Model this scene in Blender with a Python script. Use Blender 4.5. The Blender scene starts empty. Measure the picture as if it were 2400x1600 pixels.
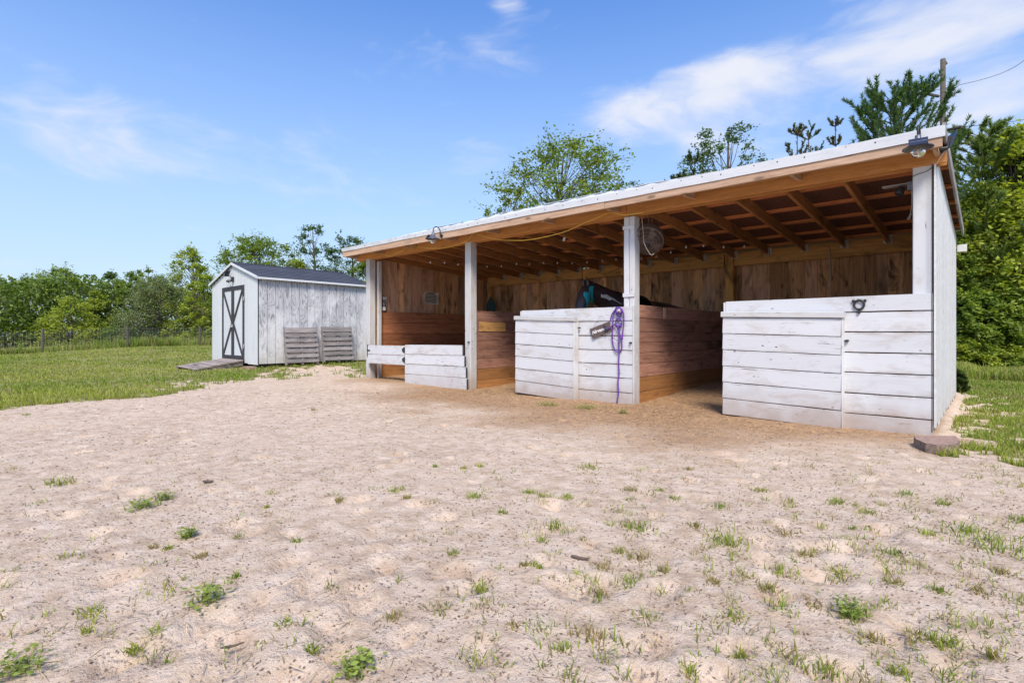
import bpy, math, random
import numpy as np
from mathutils import Vector, Matrix

C = bpy.context.scene.collection
scene = bpy.context.scene
R = math.radians

# ------------------------------------------------------------------ camera
CAM_H = 0.905
YAW = R(42.06)
cd = bpy.data.cameras.new('camera')
cam = bpy.data.objects.new('camera', cd)
C.objects.link(cam)
cam.location = (0, 0, CAM_H)
cam.rotation_euler = (R(90), 0, YAW)
cd.lens = 18.675
cd.sensor_width = 36
cd.shift_y = -16 / 2400
cd.clip_start = 0.05
cd.clip_end = 2000
scene.camera = cam

# ------------------------------------------------------------------ sky, sun, exposure
SUN_EL, SUN_AZ = R(50), R(-46)          # azimuth measured from +X towards +Y
world = bpy.data.worlds.new('World')
scene.world = world
world.use_nodes = True
scene.view_settings.view_transform = 'Standard'
scene.view_settings.look = 'None'
scene.view_settings.exposure = 1.08
scene.view_settings.gamma = 1
scene.view_settings.use_curve_mapping = False
sd = bpy.data.lights.new('sun', 'SUN')
sd.energy = 2.3
sd.angle = R(18)
sd.color = (1.0, 0.91, 0.78)
sun = bpy.data.objects.new('sun', sd)
C.objects.link(sun)
_s = Vector((math.cos(SUN_EL) * math.cos(SUN_AZ), math.cos(SUN_EL) * math.sin(SUN_AZ), math.sin(SUN_EL)))
sun.rotation_euler = _s.to_track_quat('Z', 'Y').to_euler()
sun.location = (0, 0, 30)

FW = (-math.sin(YAW), math.cos(YAW))
RT = (math.cos(YAW), math.sin(YAW))
FPX = 1245.0


def ray(px, py):
    u = (px - 1200) / FPX
    return Vector((FW[0] + u * RT[0], FW[1] + u * RT[1], (784 - py) / FPX))


def at_y(px, py, y):
    d = ray(px, py)
    t = y / d.y
    return Vector((d.x * t, y, CAM_H + d.z * t))


def at_x(px, py, x):
    d = ray(px, py)
    t = x / d.x
    return Vector((x, d.y * t, CAM_H + d.z * t))


def at_z(px, py, z):
    d = ray(px, py)
    t = (z - CAM_H) / d.z
    return Vector((d.x * t, d.y * t, z))


def at_d(px, py, Z):
    d = ray(px, py)
    return Vector((d.x * Z, d.y * Z, CAM_H + d.z * Z))


def build_sky():
    nt = world.node_tree
    nt.nodes.clear()
    L = nt.links
    out = nt.nodes.new('ShaderNodeOutputWorld')
    sky = nt.nodes.new('ShaderNodeTexSky')
    sky.sky_type = 'NISHITA'
    sky.sun_disc = False
    sky.sun_elevation = SUN_EL
    sky.sun_rotation = math.pi / 2 - SUN_AZ
    sky.air_density = 1.1
    sky.dust_density = 0.6
    sky.ozone_density = 2.2
    hs = nt.nodes.new('ShaderNodeHueSaturation')
    hs.inputs['Saturation'].default_value = 1.33
    hs.inputs['Hue'].default_value = 0.512
    hs.inputs['Value'].default_value = 1.0
    L.new(sky.outputs[0], hs.inputs['Color'])
    bg = nt.nodes.new('ShaderNodeBackground')
    bg.inputs['Strength'].default_value = 0.12
    L.new(hs.outputs[0], bg.inputs['Color'])
    tc = nt.nodes.new('ShaderNodeTexCoord')

    def math_n(op, a, b=None):
        n = nt.nodes.new('ShaderNodeMath')
        n.operation = op
        for i, v in enumerate((a, b)):
            if v is None:
                continue
            if hasattr(v, 'is_linked'):
                L.new(v, n.inputs[i])
            else:
                n.inputs[i].default_value = v
        return n.outputs[0]
    # soft fractal clouds over the whole dome, denser round a few cloud banks
    mp = nt.nodes.new('ShaderNodeMapping')
    mp.inputs['Rotation'].default_value = (0, 0, R(20))
    mp.inputs['Location'].default_value = (3.7, 1.3, 5.1)
    mp.inputs['Scale'].default_value = (1.0, 1.0, 2.6)
    L.new(tc.outputs['Generated'], mp.inputs[0])
    warp = nt.nodes.new('ShaderNodeTexNoise')
    warp.inputs['Scale'].default_value = 2.2
    warp.inputs['Detail'].default_value = 4
    L.new(mp.outputs[0], warp.inputs['Vector'])
    vm = nt.nodes.new('ShaderNodeVectorMath')
    vm.operation = 'MULTIPLY_ADD'
    vm.inputs[1].default_value = (0.5, 0.5, 0.35)
    L.new(warp.outputs['Color'], vm.inputs[0])
    L.new(mp.outputs[0], vm.inputs[2])
    nz = nt.nodes.new('ShaderNodeTexNoise')
    nz.inputs['Scale'].default_value = 5.6
    nz.inputs['Detail'].default_value = 9
    nz.inputs['Roughness'].default_value = 0.56
    L.new(vm.outputs[0], nz.inputs['Vector'])
    total = None
    banks = [(2300, 10, .26, .34), (2130, 110, .12, .16), (2370, 250, .18, .24), (1790, 160, .11, .30), (1650, 190, .12, .24),
             (1540, 245, .13, .22), (1740, 285, .17, .24), (1500, 350, .2, .11), (1190, 15, .045, .24), (1420, 250, .12, .18),
             (230, 300, .22, .08), (420, 330, .2, .07), (330, 400, .3, .06), (1080, 165, .16, .12), (640, 420, .25, .07), (1950, 170, .1, .18)]
    for (px, py, r, w) in banks:
        c = ray(px, py).normalized()
        dn = nt.nodes.new('ShaderNodeVectorMath')
        dn.operation = 'SUBTRACT'
        L.new(tc.outputs['Generated'], dn.inputs[0])
        dn.inputs[1].default_value = c
        sc = nt.nodes.new('ShaderNodeVectorMath')
        sc.operation = 'MULTIPLY'
        sc.inputs[1].default_value = (1, 1, 2.3)
        L.new(dn.outputs[0], sc.inputs[0])
        ln = nt.nodes.new('ShaderNodeVectorMath')
        ln.operation = 'LENGTH'
        L.new(sc.outputs[0], ln.inputs[0])
        mr = nt.nodes.new('ShaderNodeMapRange')
        mr.interpolation_type = 'SMOOTHERSTEP'
        mr.inputs['From Min'].default_value = 0
        mr.inputs['From Max'].default_value = r * 1.25
        mr.inputs['To Min'].default_value = w
        mr.inputs['To Max'].default_value = 0
        L.new(ln.outputs['Value'], mr.inputs['Value'])
        total = mr.outputs[0] if total is None else math_n('ADD', total, mr.outputs[0])
    total = math_n('MINIMUM', total, 0.42)
    s = math_n('ADD', nz.outputs[0], total)
    cl = nt.nodes.new('ShaderNodeMapRange')
    cl.interpolation_type = 'SMOOTHSTEP'
    cl.inputs['From Min'].default_value = 0.55
    cl.inputs['From Max'].default_value = 1.05
    L.new(s, cl.inputs['Value'])
    # thin haze towards the horizon
    sep = nt.nodes.new('ShaderNodeSeparateXYZ')
    L.new(tc.outputs['Generated'], sep.inputs[0])
    hz = nt.nodes.new('ShaderNodeMapRange')
    hz.interpolation_type = 'SMOOTHSTEP'
    hz.inputs['From Min'].default_value = 0.70
    hz.inputs['From Max'].default_value = -0.05
    hz.inputs['To Min'].default_value = 0.0
    hz.inputs['To Max'].default_value = 0.9
    L.new(sep.outputs['Z'], hz.inputs['Value'])
    bgh = nt.nodes.new('ShaderNodeBackground')
    bgh.inputs['Color'].default_value = (0.58, 0.75, 1.0, 1)
    bgh.inputs['Strength'].default_value = 0.44
    mh = nt.nodes.new('ShaderNodeMixShader')
    L.new(hz.outputs[0], mh.inputs[0])
    L.new(bg.outputs[0], mh.inputs[1])
    L.new(bgh.outputs[0], mh.inputs[2])
    bgc = nt.nodes.new('ShaderNodeBackground')
    bgc.inputs['Color'].default_value = (0.86, 0.89, 1.0, 1)
    bgc.inputs['Strength'].default_value = 0.46
    mx = nt.nodes.new('ShaderNodeMixShader')
    L.new(cl.outputs[0], mx.inputs[0])
    L.new(mh.outputs[0], mx.inputs[1])
    L.new(bgc.outputs[0], mx.inputs[2])
    L.new(mx.outputs[0], out.inputs['Surface'])


build_sky()

# ------------------------------------------------------------------ helpers
WM = {}
rng = np.random.default_rng(7)
random.seed(7)


def tag(o, label=None, cat=None, group=None, kind=None):
    if label: o['label'] = label
    if cat: o['category'] = cat
    if group: o['group'] = group
    if kind: o['kind'] = kind
    return o


def thing(name, label, cat, loc=(0, 0, 0), group=None):
    o = bpy.data.objects.new(name, None)
    C.objects.link(o)
    o.location = loc
    o.empty_display_size = 0.2
    WM[o] = Matrix.Translation(Vector(loc))
    return tag(o, label, cat, group)


def put(name, me, m, par=None, Mw=None):
    o = bpy.data.objects.new(name, me)
    C.objects.link(o)
    if m is not None:
        me.materials.append(m) if not me.materials else None
    Mw = Mw if Mw is not None else Matrix.Identity(4)
    WM[o] = Mw
    if par is not None:
        o.parent = par
        o.matrix_basis = WM[par].inverted() @ Mw
    else:
        o.matrix_basis = Mw
    return o


def mesh_np(name, V, F, cols=None, smooth=False):
    """V (n,3), F (m,k) ints; cols (n,3) point colours -> attribute 'tint'"""
    V = np.asarray(V, dtype=np.float32)
    F = np.asarray(F, dtype=np.int32)
    me = bpy.data.meshes.new(name)
    me.vertices.add(len(V))
    me.vertices.foreach_set('co', V.ravel())
    k = F.shape[1]
    me.loops.add(F.size)
    me.loops.foreach_set('vertex_index', F.ravel())
    me.polygons.add(len(F))
    me.polygons.foreach_set('loop_start', np.arange(0, F.size, k, dtype=np.int32))
    me.polygons.foreach_set('loop_total', np.full(len(F), k, dtype=np.int32))
    if smooth:
        me.polygons.foreach_set('use_smooth', np.ones(len(F), dtype=bool))
    me.update(calc_edges=True)
    if cols is not None:
        a = me.color_attributes.new('tint', 'FLOAT_COLOR', 'POINT')
        cc = np.ones((len(V), 4), dtype=np.float32)
        cc[:, :cols.shape[1]] = cols
        a.data.foreach_set('color', cc.ravel())
    return me


class MB:
    """collects shapes for one mesh"""
    def __init__(s):
        s.v, s.f = [], []

    def add(s, vs, fs):
        n = len(s.v)
        s.v += [tuple(v) for v in vs]
        s.f += [tuple(n + i for i in f) for f in fs]

    def box(s, a, b):
        x0, y0, z0 = a
        x1, y1, z1 = b
        s.add([(x0, y0, z0), (x1, y0, z0), (x1, y1, z0), (x0, y1, z0), (x0, y0, z1), (x1, y0, z1), (x1, y1, z1), (x0, y1, z1)],
              [(0, 3, 2, 1), (4, 5, 6, 7), (0, 1, 5, 4), (1, 2, 6, 5), (2, 3, 7, 6), (3, 0, 4, 7)])

    def tube(s, pts, r, n=8, cap=True):
        pts = [Vector(p) for p in pts]
        rs = r if isinstance(r, (list, tuple)) else [r] * len(pts)
        base = len(s.v)
        prev = None
        for i, p in enumerate(pts):
            d = (pts[min(i + 1, len(pts) - 1)] - pts[max(i - 1, 0)])
            if d.length < 1e-9: d = Vector((0, 0, 1))
            d.normalize()
            if prev is None:
                u = d.orthogonal().normalized()
            else:
                u = prev - d * prev.dot(d)
                u = u.normalized() if u.length > 1e-6 else d.orthogonal().normalized()
            prev = u
            w = d.cross(u)
            for k in range(n):
                a = 2 * math.pi * k / n
                s.v.append(tuple(p + (u * math.cos(a) + w * math.sin(a)) * rs[i]))
        for i in range(len(pts) - 1):
            for k in range(n):
                a = base + i * n + k
                b = base + i * n + (k + 1) % n
                s.f.append((a, b, b + n, a + n))
        if cap:
            s.f.append(tuple(base + k for k in reversed(range(n))))
            s.f.append(tuple(base + (len(pts) - 1) * n + k for k in range(n)))

    def lathe(s, prof, c, n=20, axis=Vector((0, 0, 1))):
        """prof list of (r, h) along axis"""
        axis = Vector(axis).normalized()
        u = axis.orthogonal().normalized()
        w = axis.cross(u)
        c = Vector(c)
        base = len(s.v)
        for (r, h) in prof:
            for k in range(n):
                a = 2 * math.pi * k / n
                s.v.append(tuple(c + axis * h + (u * math.cos(a) + w * math.sin(a)) * max(r, 1e-4)))
        for i in range(len(prof) - 1):
            for k in range(n):
                a = base + i * n + k
                b = base + i * n + (k + 1) % n
                s.f.append((a, b, b + n, a + n))

    def mesh(s, name, smooth=False):
        me = bpy.data.meshes.new(name)
        me.from_pydata(s.v, [], s.f)
        if smooth:
            for p in me.polygons: p.use_smooth = True
        me.update()
        return me

    def build(s, name, m, par=None, smooth=False, origin=None):
        if origin is None:
            o = Vector(s.v[0])
            a = np.array(s.v)
            o = Vector(((a[:, 0].min() + a[:, 0].max()) / 2, (a[:, 1].min() + a[:, 1].max()) / 2, a[:, 2].min()))
        else:
            o = Vector(origin)
        s.v = [tuple(Vector(v) - o) for v in s.v]
        return put(name, s.mesh(name, smooth), m, par, Matrix.Translation(o))


def catmull(pts, n=6):
    pts = [Vector(p) for p in pts]
    out = []
    for i in range(len(pts) - 1):
        p0 = pts[max(i - 1, 0)]; p1 = pts[i]; p2 = pts[i + 1]; p3 = pts[min(i + 2, len(pts) - 1)]
        for k in range(n):
            t = k / n
            out.append(0.5 * ((2 * p1) + (p2 - p0) * t + (2 * p0 - 5 * p1 + 4 * p2 - p3) * t * t + (3 * p1 - p0 - 3 * p2 + p3) * t ** 3))
    out.append(pts[-1])
    return out


def plank(par, name, m, p0, p1, wd, W, T, c=0.003, seg=1, wob=0.0, kind=None, slack=0.0):
    """board from p0 to p1 (centre line), width W along wd, thickness T; local X is its length"""
    p0, p1 = Vector(p0), Vector(p1)
    X = (p1 - p0)
    Lh = X.length / 2
    X.normalize()
    Y = Vector(wd) - X * X.dot(Vector(wd))
    Y.normalize()
    Z = X.cross(Y)
    h, t = W / 2, T / 2
    c = min(c, h * .4, t * .4)
    sec = [(-h + c, -t), (h - c, -t), (h, -t + c), (h, t - c), (h - c, t), (-h + c, t), (-h, t - c), (-h, -t + c)]
    V, F = [], []
    for i in range(seg + 1):
        x = -Lh + 2 * Lh * i / seg
        dy = random.uniform(-wob, wob)
        dz = random.uniform(-wob, wob) * .5
        e = 1 + random.uniform(-wob, wob) / W
        for (a, b) in sec:
            V.append((x, a * e + dy, b + dz))
    for i in range(seg):
        for k in range(8):
            a = i * 8 + k
            b = i * 8 + (k + 1) % 8
            F.append((a, a + 8, b + 8, b))
    F.append(tuple(range(8)))
    F.append(tuple(reversed(range(seg * 8, seg * 8 + 8))))
    me = bpy.data.meshes.new(name)
    me.from_pydata(V, [], F)
    me.update()
    Mw = Matrix.Translation((p0 + p1) / 2) @ Matrix((X, Y, Z)).transposed().to_4x4()
    if slack:
        Mw = Mw @ Matrix.Rotation(random.uniform(-slack, slack), 4, 'Z')
    o = put(name, me, m, par, Mw)
    if kind: o['kind'] = kind
    return o


# ------------------------------------------------------------------ materials
class MT:
    def __init__(s, name, rough=0.8, col=None, spec=0.3, metal=0.0):
        s.m = bpy.data.materials.new(name)
        s.m.use_nodes = True
        s.nt = s.m.node_tree
        s.b = s.nt.nodes['Principled BSDF']
        s.out = s.nt.nodes['Material Output']
        s.b.inputs['Roughness'].default_value = rough
        s.b.inputs['Specular IOR Level'].default_value = spec
        s.b.inputs['Metallic'].default_value = metal
        if col: s.b.inputs['Base Color'].default_value = (*col, 1)

    def n(s, t, **kw):
        nd = s.nt.nodes.new('ShaderNode' + t)
        for k, v in kw.items():
            if k.startswith('_'):
                setattr(nd, k[1:], v)
            else:
                key = int(k[1:]) if k[0] == 'i' and k[1:].isdigit() else k.replace('_', ' ')
                s.set(nd.inputs[key], v)
        return nd

    def set(s, inp, v):
        if isinstance(v, bpy.types.NodeSocket):
            s.nt.links.new(v, inp)
        elif isinstance(v, (tuple, list)) and len(v) == 3 and inp.type == 'RGBA':
            inp.default_value = (*v, 1)
        else:
            inp.default_value = v

    def math(s, op, a, b=0.0, clamp=False):
        nd = s.n('Math', _operation=op, i0=a, i1=b)
        nd.use_clamp = clamp
        return nd.outputs[0]

    def ramp(s, v, a, b, lo=0.0, hi=1.0):
        nd = s.n('MapRange', Value=v, From_Min=a, From_Max=b, To_Min=lo, To_Max=hi)
        nd.interpolation_type = 'SMOOTHSTEP'
        return nd.outputs[0]

    def mix(s, f, a, b, mode='MIX'):
        nd = s.nt.nodes.new('ShaderNodeMix')
        nd.data_type = 'RGBA'
        nd.blend_type = mode
        s.set(nd.inputs[0], f)
        s.set(nd.inputs[6], a)
        s.set(nd.inputs[7], b)
        return nd.outputs[2]

    def noise(s, vec, scale, detail=4, rough=.55, dist=0.0):
        nd = s.n('TexNoise', Vector=vec, Scale=scale, Detail=detail, Roughness=rough, Distortion=dist)
        return nd.outputs['Fac']

    def bump(s, h, strength=.3, dist=.01, nrm=None):
        nd = s.n('Bump', Strength=strength, Distance=dist, Height=h)
        if nrm is not None: s.set(nd.inputs['Normal'], nrm)
        s.nt.links.new(nd.outputs[0], s.b.inputs['Normal'])
        return nd.outputs[0]

    def col(s, v): s.set(s.b.inputs['Base Color'], v)


def local_vec(M, stretch):
    tc = M.n('TexCoord')
    oi = M.n('ObjectInfo')
    off = M.n('CombineXYZ', X=M.math('MULTIPLY', oi.outputs['Random'], 37.0), Y=M.math('MULTIPLY', oi.outputs['Random'], 91.0), Z=M.math('MULTIPLY', oi.outputs['Random'], 53.0))
    ad = M.n('VectorMath', _operation='ADD', i0=tc.outputs['Object'], i1=off.outputs[0])
    mp = M.n('Mapping', Vector=ad.outputs[0], Scale=stretch)
    return mp.outputs[0], oi.outputs['Random'], ad.outputs[0], tc.outputs['Object']


def wood(name, light, dark, stain=(0.03, 0.02, 0.012), stain_amt=.5, rough=.8, var=.35, knots=.6, end_dark=False):
    M = MT(name, rough=rough, spec=.2)
    v, rnd, raw, loc = local_vec(M, (1.6, 26, 26))
    g1 = M.noise(v, 1.0, 6, .6, 1.2)
    g2 = M.noise(v, 4.5, 3, .6)
    g = M.math('ADD', M.math('MULTIPLY', g1, .7), M.math('MULTIPLY', g2, .3))
    c = M.mix(M.ramp(g, .36, .66), light, dark)
    mp2 = M.n('Mapping', Vector=raw, Scale=(1.1, 3.2, 3.2)).outputs[0]
    st = M.noise(mp2, 1.6, 5, .6, .8)
    c = M.mix(M.math('MULTIPLY', M.ramp(st, .48, .74), stain_amt), c, stain)
    mp3 = M.n('Mapping', Vector=raw, Scale=(2.1, 6.0, 6.0)).outputs[0]
    vo = M.n('TexVoronoi', Vector=mp3, Scale=1.0)
    kn = M.ramp(vo.outputs['Distance'], .16, .07)
    c = M.mix(M.math('MULTIPLY', kn, knots), c, tuple(x * .35 for x in dark))
    br = M.math('ADD', M.math('MULTIPLY', M.math('FRACT', M.math('MULTIPLY', rnd, 7.31)), var), 1 - var / 2)
    c = M.mix(1.0, c, M.n('CombineXYZ', X=br, Y=br, Z=br).outputs[0], 'MULTIPLY')
    M.col(c)
    M.bump(g, .35, .004)
    return M.m


def painted(name, base=(.63, .64, .655), worn=(.33, .30, .28), chip=.5, dirt=.5, grainy=.4, rough=.6, mould=0.0):
    M = MT(name, rough=rough, spec=.3)
    v, rnd, raw, loc = local_vec(M, (1.5, 30, 30))
    g1 = M.noise(v, 1.0, 6, .62, .6)
    fine = M.noise(v, 5.0, 3, .6)
    c = M.mix(M.math('MULTIPLY', M.ramp(g1, .5, .72), grainy * .35), base, worn)
    c = M.mix(M.math('MULTIPLY', M.ramp(fine, .62, .75), grainy * .5), c, worn)
    # little chips, nail marks and splits
    mp3 = M.n('Mapping', Vector=raw, Scale=(8.0, 16.0, 16.0)).outputs[0]
    vo = M.n('TexVoronoi', Vector=mp3, Scale=1.0)
    sp = M.ramp(vo.outputs['Distance'], .13, .07)
    sel = M.ramp(M.noise(raw, 3.3, 3), .50, .60)
    c = M.mix(M.math('MULTIPLY', M.math('MULTIPLY', sp, sel), chip), c, (.07, .06, .06))
    crk = M.noise(M.n('Mapping', Vector=raw, Scale=(3.0, 42.0, 42.0)).outputs[0], 1.0, 5, .7, .5)
    csel = M.ramp(M.noise(raw, 4.1, 4, .6), .50, .62)
    c = M.mix(M.math('MULTIPLY', M.math('MULTIPLY', M.ramp(crk, .60, .68), csel), chip * 1.1), c, (.14, .12, .11))
    mp4 = M.n('Mapping', Vector=raw, Scale=(1.0, 2.2, 2.2)).outputs[0]
    big = M.noise(mp4, 2.4, 6, .65, .5)
    c = M.mix(M.math('MULTIPLY', M.ramp(big, .50, .72), dirt * .6), c, (.42, .34, .28))
    edge = M.n('SeparateXYZ', Vector=loc)
    eg = M.math('MULTIPLY', M.ramp(M.math('ABSOLUTE', edge.outputs['Y']), .055, .10), M.ramp(M.noise(M.n('Mapping', Vector=raw, Scale=(2.2, 8, 8)).outputs[0], 2.0, 6, .7), .44, .62))
    c = M.mix(M.math('MULTIPLY', eg, dirt * .75), c, (.34, .28, .24))
    # splashed sand near the ground
    geo = M.n('NewGeometry')
    sx = M.n('SeparateXYZ', Vector=geo.outputs['Position'])
    low = M.ramp(M.math('ADD', sx.outputs['Z'], M.math('MULTIPLY', M.noise(geo.outputs['Position'], 5, 4), .45)), .62, .12)
    c = M.mix(M.math('MULTIPLY', low, dirt * .9), c, (.38, .29, .23))
    if mould:
        md = M.noise(geo.outputs['Position'], 38, 3, .7)
        mk = M.math('MULTIPLY', M.ramp(md, .54, .66), M.ramp(M.noise(geo.outputs['Position'], 3.0, 2), .46, .62))
        c = M.mix(M.math('MULTIPLY', mk, mould), c, (.16, .15, .14))
    br = M.math('ADD', M.math('MULTIPLY', rnd, .08), .94)
    c = M.mix(1.0, c, M.n('CombineXYZ', X=br, Y=br, Z=br).outputs[0], 'MULTIPLY')
    M.col(c)
    M.bump(g1, .3, .003)
    return M.m


def plywood(name):
    """weathered white painted plywood siding, board length along local X"""
    M = MT(name, rough=.85, spec=.15)
    tc = M.n('TexCoord')
    oi = M.n('ObjectInfo')
    geo = M.n('NewGeometry')
    pos = geo.outputs['Position']
    mp = M.n('Mapping', Vector=pos, Scale=(1, 1.0, .22)).outputs[0]
    wv = M.n('TexNoise', Vector=mp, Scale=5.0, Detail=2.0, Roughness=.5, Distortion=.4).outputs['Fac']
    rings = M.math('FRACT', M.math('MULTIPLY', wv, 13.0))
    tri = M.math('ABSOLUTE', M.math('SUBTRACT', rings, .5))
    line = M.ramp(tri, .30, .44)
    fib = M.noise(M.n('Mapping', Vector=pos, Scale=(1, 60, 4)).outputs[0], 1.0, 4, .65)
    area = M.noise(M.n('Mapping', Vector=pos, Scale=(1, 1.6, .9)).outputs[0], 1.5, 4, .6)
    sx = M.n('SeparateXYZ', Vector=pos)
    hi = M.ramp(sx.outputs['Z'], .4, 2.1, -.02, .16)
    worn = M.ramp(M.math('ADD', area, hi), .48, .66)
    c = M.mix(M.ramp(fib, .5, .75), (.66, .665, .67), (.50, .50, .505))
    k = M.math('MULTIPLY', M.math('ADD', M.math('MULTIPLY', line, .75), M.math('MULTIPLY', M.ramp(fib, .45, .7), .35)), M.math('ADD', M.math('MULTIPLY', worn, .7), .25))
    c = M.mix(M.math('MINIMUM', k, 1.0), c, (.17, .17, .185))
    c = M.mix(M.math('MULTIPLY', worn, .38), c, (.27, .27, .30))
    low = M.ramp(M.math('ADD', sx.outputs['Z'], M.math('MULTIPLY', M.noise(pos, 4, 4), .5)), .85, .35)
    c = M.mix(M.math('MULTIPLY', low, .45), c, (.36, .31, .24))
    M.col(c)
    M.bump(M.math('ADD', line, fib), .3, .003)
    return M.m


def ground_mat():
    M = MT('ground', rough=.95, spec=.1)
    geo = M.n('NewGeometry')
    pos = geo.outputs['Position']
    at = M.n('Attribute')
    at.attribute_name = 'tint'
    sp = M.n('SeparateColor', Color=at.outputs['Color'])
    n1 = M.noise(pos, 1.3, 6, .6)
    n2 = M.noise(pos, 9, 6, .65)
    n3 = M.noise(pos, 70, 5, .75)
    n4 = M.noise(pos, 260, 2, .7)
    sand = M.mix(M.ramp(n1, .35, .68), (.60, .465, .34), (.50, .375, .265))
    sand = M.mix(M.ramp(n2, .38, .70), sand, (.68, .55, .43))
    sand = M.mix(M.math('MULTIPLY', M.ramp(n2, .48, .30), .5), sand, (.42, .30, .21))
    sand = M.mix(M.math('MULTIPLY', M.ramp(n3, .45, .28), .8), sand, (.30, .21, .15))
    sand = M.mix(M.math('MULTIPLY', M.ramp(n3, .58, .75), .5), sand, (.68, .58, .48))
    vo = M.n('TexVoronoi', Vector=pos, Scale=55.0)
    sel = M.math('MULTIPLY', M.ramp(vo.outputs['Distance'], .30, .16), M.ramp(M.noise(pos, 14, 3), .52, .62))
    sand = M.mix(M.math('MULTIPLY', sel, .85), sand, (.13, .09, .065))
    shv = M.mix(M.ramp(n2, .35, .65), (.44, .28, .16), (.32, .205, .125))
    str_ = M.noise(M.n('Mapping', Vector=pos, Scale=(1, 3.5, 1), Rotation=(0, 0, .6)).outputs[0], 45, 4, .7)
    shv = M.mix(M.math('MULTIPLY', M.ramp(str_, .55, .72), .75), shv, (.60, .40, .22))
    shv = M.mix(M.math('MULTIPLY', M.ramp(str_, .42, .3), .6), shv, (.17, .11, .075))
    fs = M.math('MULTIPLY', sp.outputs[1], M.ramp(M.math('ADD', n3, sp.outputs[1]), .55, .95))
    c = M.mix(fs, sand, shv)
    soil = M.mix(M.ramp(n2, .35, .65), (.20, .20, .06), (.31, .27, .12))
    fg = M.ramp(M.math('ADD', M.math('MULTIPLY', sp.outputs[0], 1.0), M.math('MULTIPLY', M.math('SUBTRACT', M.noise(pos, 6, 5, .7), .5), 1.3)), .4, .7)
    c = M.mix(fg, c, soil)
    M.col(c)
    h = M.math('ADD', M.math('MULTIPLY', M.noise(pos, 24, 5, .7), 1.0), M.math('MULTIPLY', n3, .35))
    h = M.math('ADD', h, M.math('MULTIPLY', n4, .10))
    M.bump(h, .8, .028)
    return M.m


def leafy(name, trans=.35, rough=.55, spec=.25, mult=(1, 1, 1)):
    M = MT(name, rough=rough, spec=spec)
    at = M.n('Attribute')
    at.attribute_name = 'tint'
    c = M.mix(1.0, at.outputs['Color'], mult, 'MULTIPLY')
    M.col(c)
    tr = M.n('BsdfTranslucent')
    c2 = M.mix(1.0, c, (1.5, 1.45, .55), 'MULTIPLY')
    M.set(tr.inputs['Color'], c2)
    mx = M.n('MixShader', i0=trans)
    M.nt.links.new(M.b.outputs[0], mx.inputs[1])
    M.nt.links.new(tr.outputs[0], mx.inputs[2])
    M.nt.links.new(mx.outputs[0], M.out.inputs[0])
    return M.m


def simple(name, col, rough=.6, spec=.4, metal=0.0, n=.25, scale=20):
    M = MT(name, rough=rough, spec=spec, metal=metal)
    tc = M.n('TexCoord')
    k = M.noise(tc.outputs['Object'], scale, 4)
    c = M.mix(M.math('MULTIPLY', M.ramp(k, .4, .7), n * 2), col, tuple(x * .5 for x in col))
    M.col(c)
    M.bump(k, .15, .002)
    return M.m


def roof_metal():
    M = MT('roof_metal', rough=.42, spec=.5)
    geo = M.n('NewGeometry')
    pos = geo.outputs['Position']
    n = M.noise(M.n('Mapping', Vector=pos, Scale=(1, 1, 3)).outputs[0], 3, 5)
    c = M.mix(M.math('MULTIPLY', M.ramp(n, .5, .75), .45), (.68, .70, .72), (.42, .44, .47))
    M.col(c)
    M.bump(n, .3, .02)
    return M.m


def shingle_mat():
    M = MT('shingle', rough=.9, spec=.2)
    oi = M.n('ObjectInfo')
    tc = M.n('TexCoord')
    k = M.noise(tc.outputs['Object'], 60, 3, .7)
    n2 = M.noise(tc.outputs['Object'], 4, 4, .7)
    c = M.mix(k, (.032, .037, .052), (.075, .083, .105))
    c = M.mix(M.math('MULTIPLY', M.ramp(n2, .4, .7), .4), c, (.11, .12, .14))
    br = M.math('ADD', M.math('MULTIPLY', oi.outputs['Random'], .3), .85)
    c = M.mix(1.0, c, M.n('CombineXYZ', X=br, Y=br, Z=br).outputs[0], 'MULTIPLY')
    M.col(c)
    M.bump(k, .4, .004)
    return M.m


MAT = {}
MAT['white'] = painted('white_painted_board', chip=1.0, dirt=.9)
MAT['white_dirty'] = painted('white_painted_board_worn', base=(.55, .55, .54), chip=1.0, dirt=1.0, grainy=.7)
MAT['white_mould'] = painted('white_gate_board', chip=.3, dirt=.35, mould=.8)
MAT['white_side'] = painted('white_side_panel', base=(.70, .70, .70), chip=.2, dirt=.35)
MAT['white_shed'] = painted('white_shed_board', base=(.63, .655, .665), chip=.15, dirt=.25, grainy=.25)
MAT['ply'] = plywood('weathered_plywood')
MAT['beam'] = wood('new_beam_wood', (.62, .29, .10), (.46, .20, .06), stain_amt=.15, var=.15, knots=.35)
MAT['fascia'] = wood('fascia_wood', (.58, .40, .28), (.40, .25, .16), stain=(.22, .17, .13), stain_amt=.4, var=.12, knots=.7)
MAT['rafter'] = wood('rafter_wood', (.52, .245, .09), (.34, .15, .055), stain_amt=.5, var=.3, knots=.5)
MAT['purlin'] = wood('purlin_wood', (.78, .32, .13), (.56, .20, .08), stain_amt=.25, var=.25, knots=.3)
MAT['board'] = wood('barn_board', (.66, .38, .20), (.38, .20, .10), stain_amt=1.0, var=.75, knots=.7)
MAT['board2'] = wood('barn_board_grey', (.60, .37, .24), (.40, .22, .14), stain_amt=.6, var=.5, knots=.5)
MAT['kick'] = wood('kick_plank', (.44, .18, .085), (.27, .10, .045), stain_amt=.55, var=.4, knots=.5)
MAT['kick2'] = wood('partition_plank', (.41, .215, .15), (.25, .12, .085), stain_amt=.65, var=.6, knots=.5)
MAT['kick3'] = wood('bottom_plank', (.38, .18, .065), (.25, .115, .045), stain_amt=.35, var=.3, knots=.5)
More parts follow.
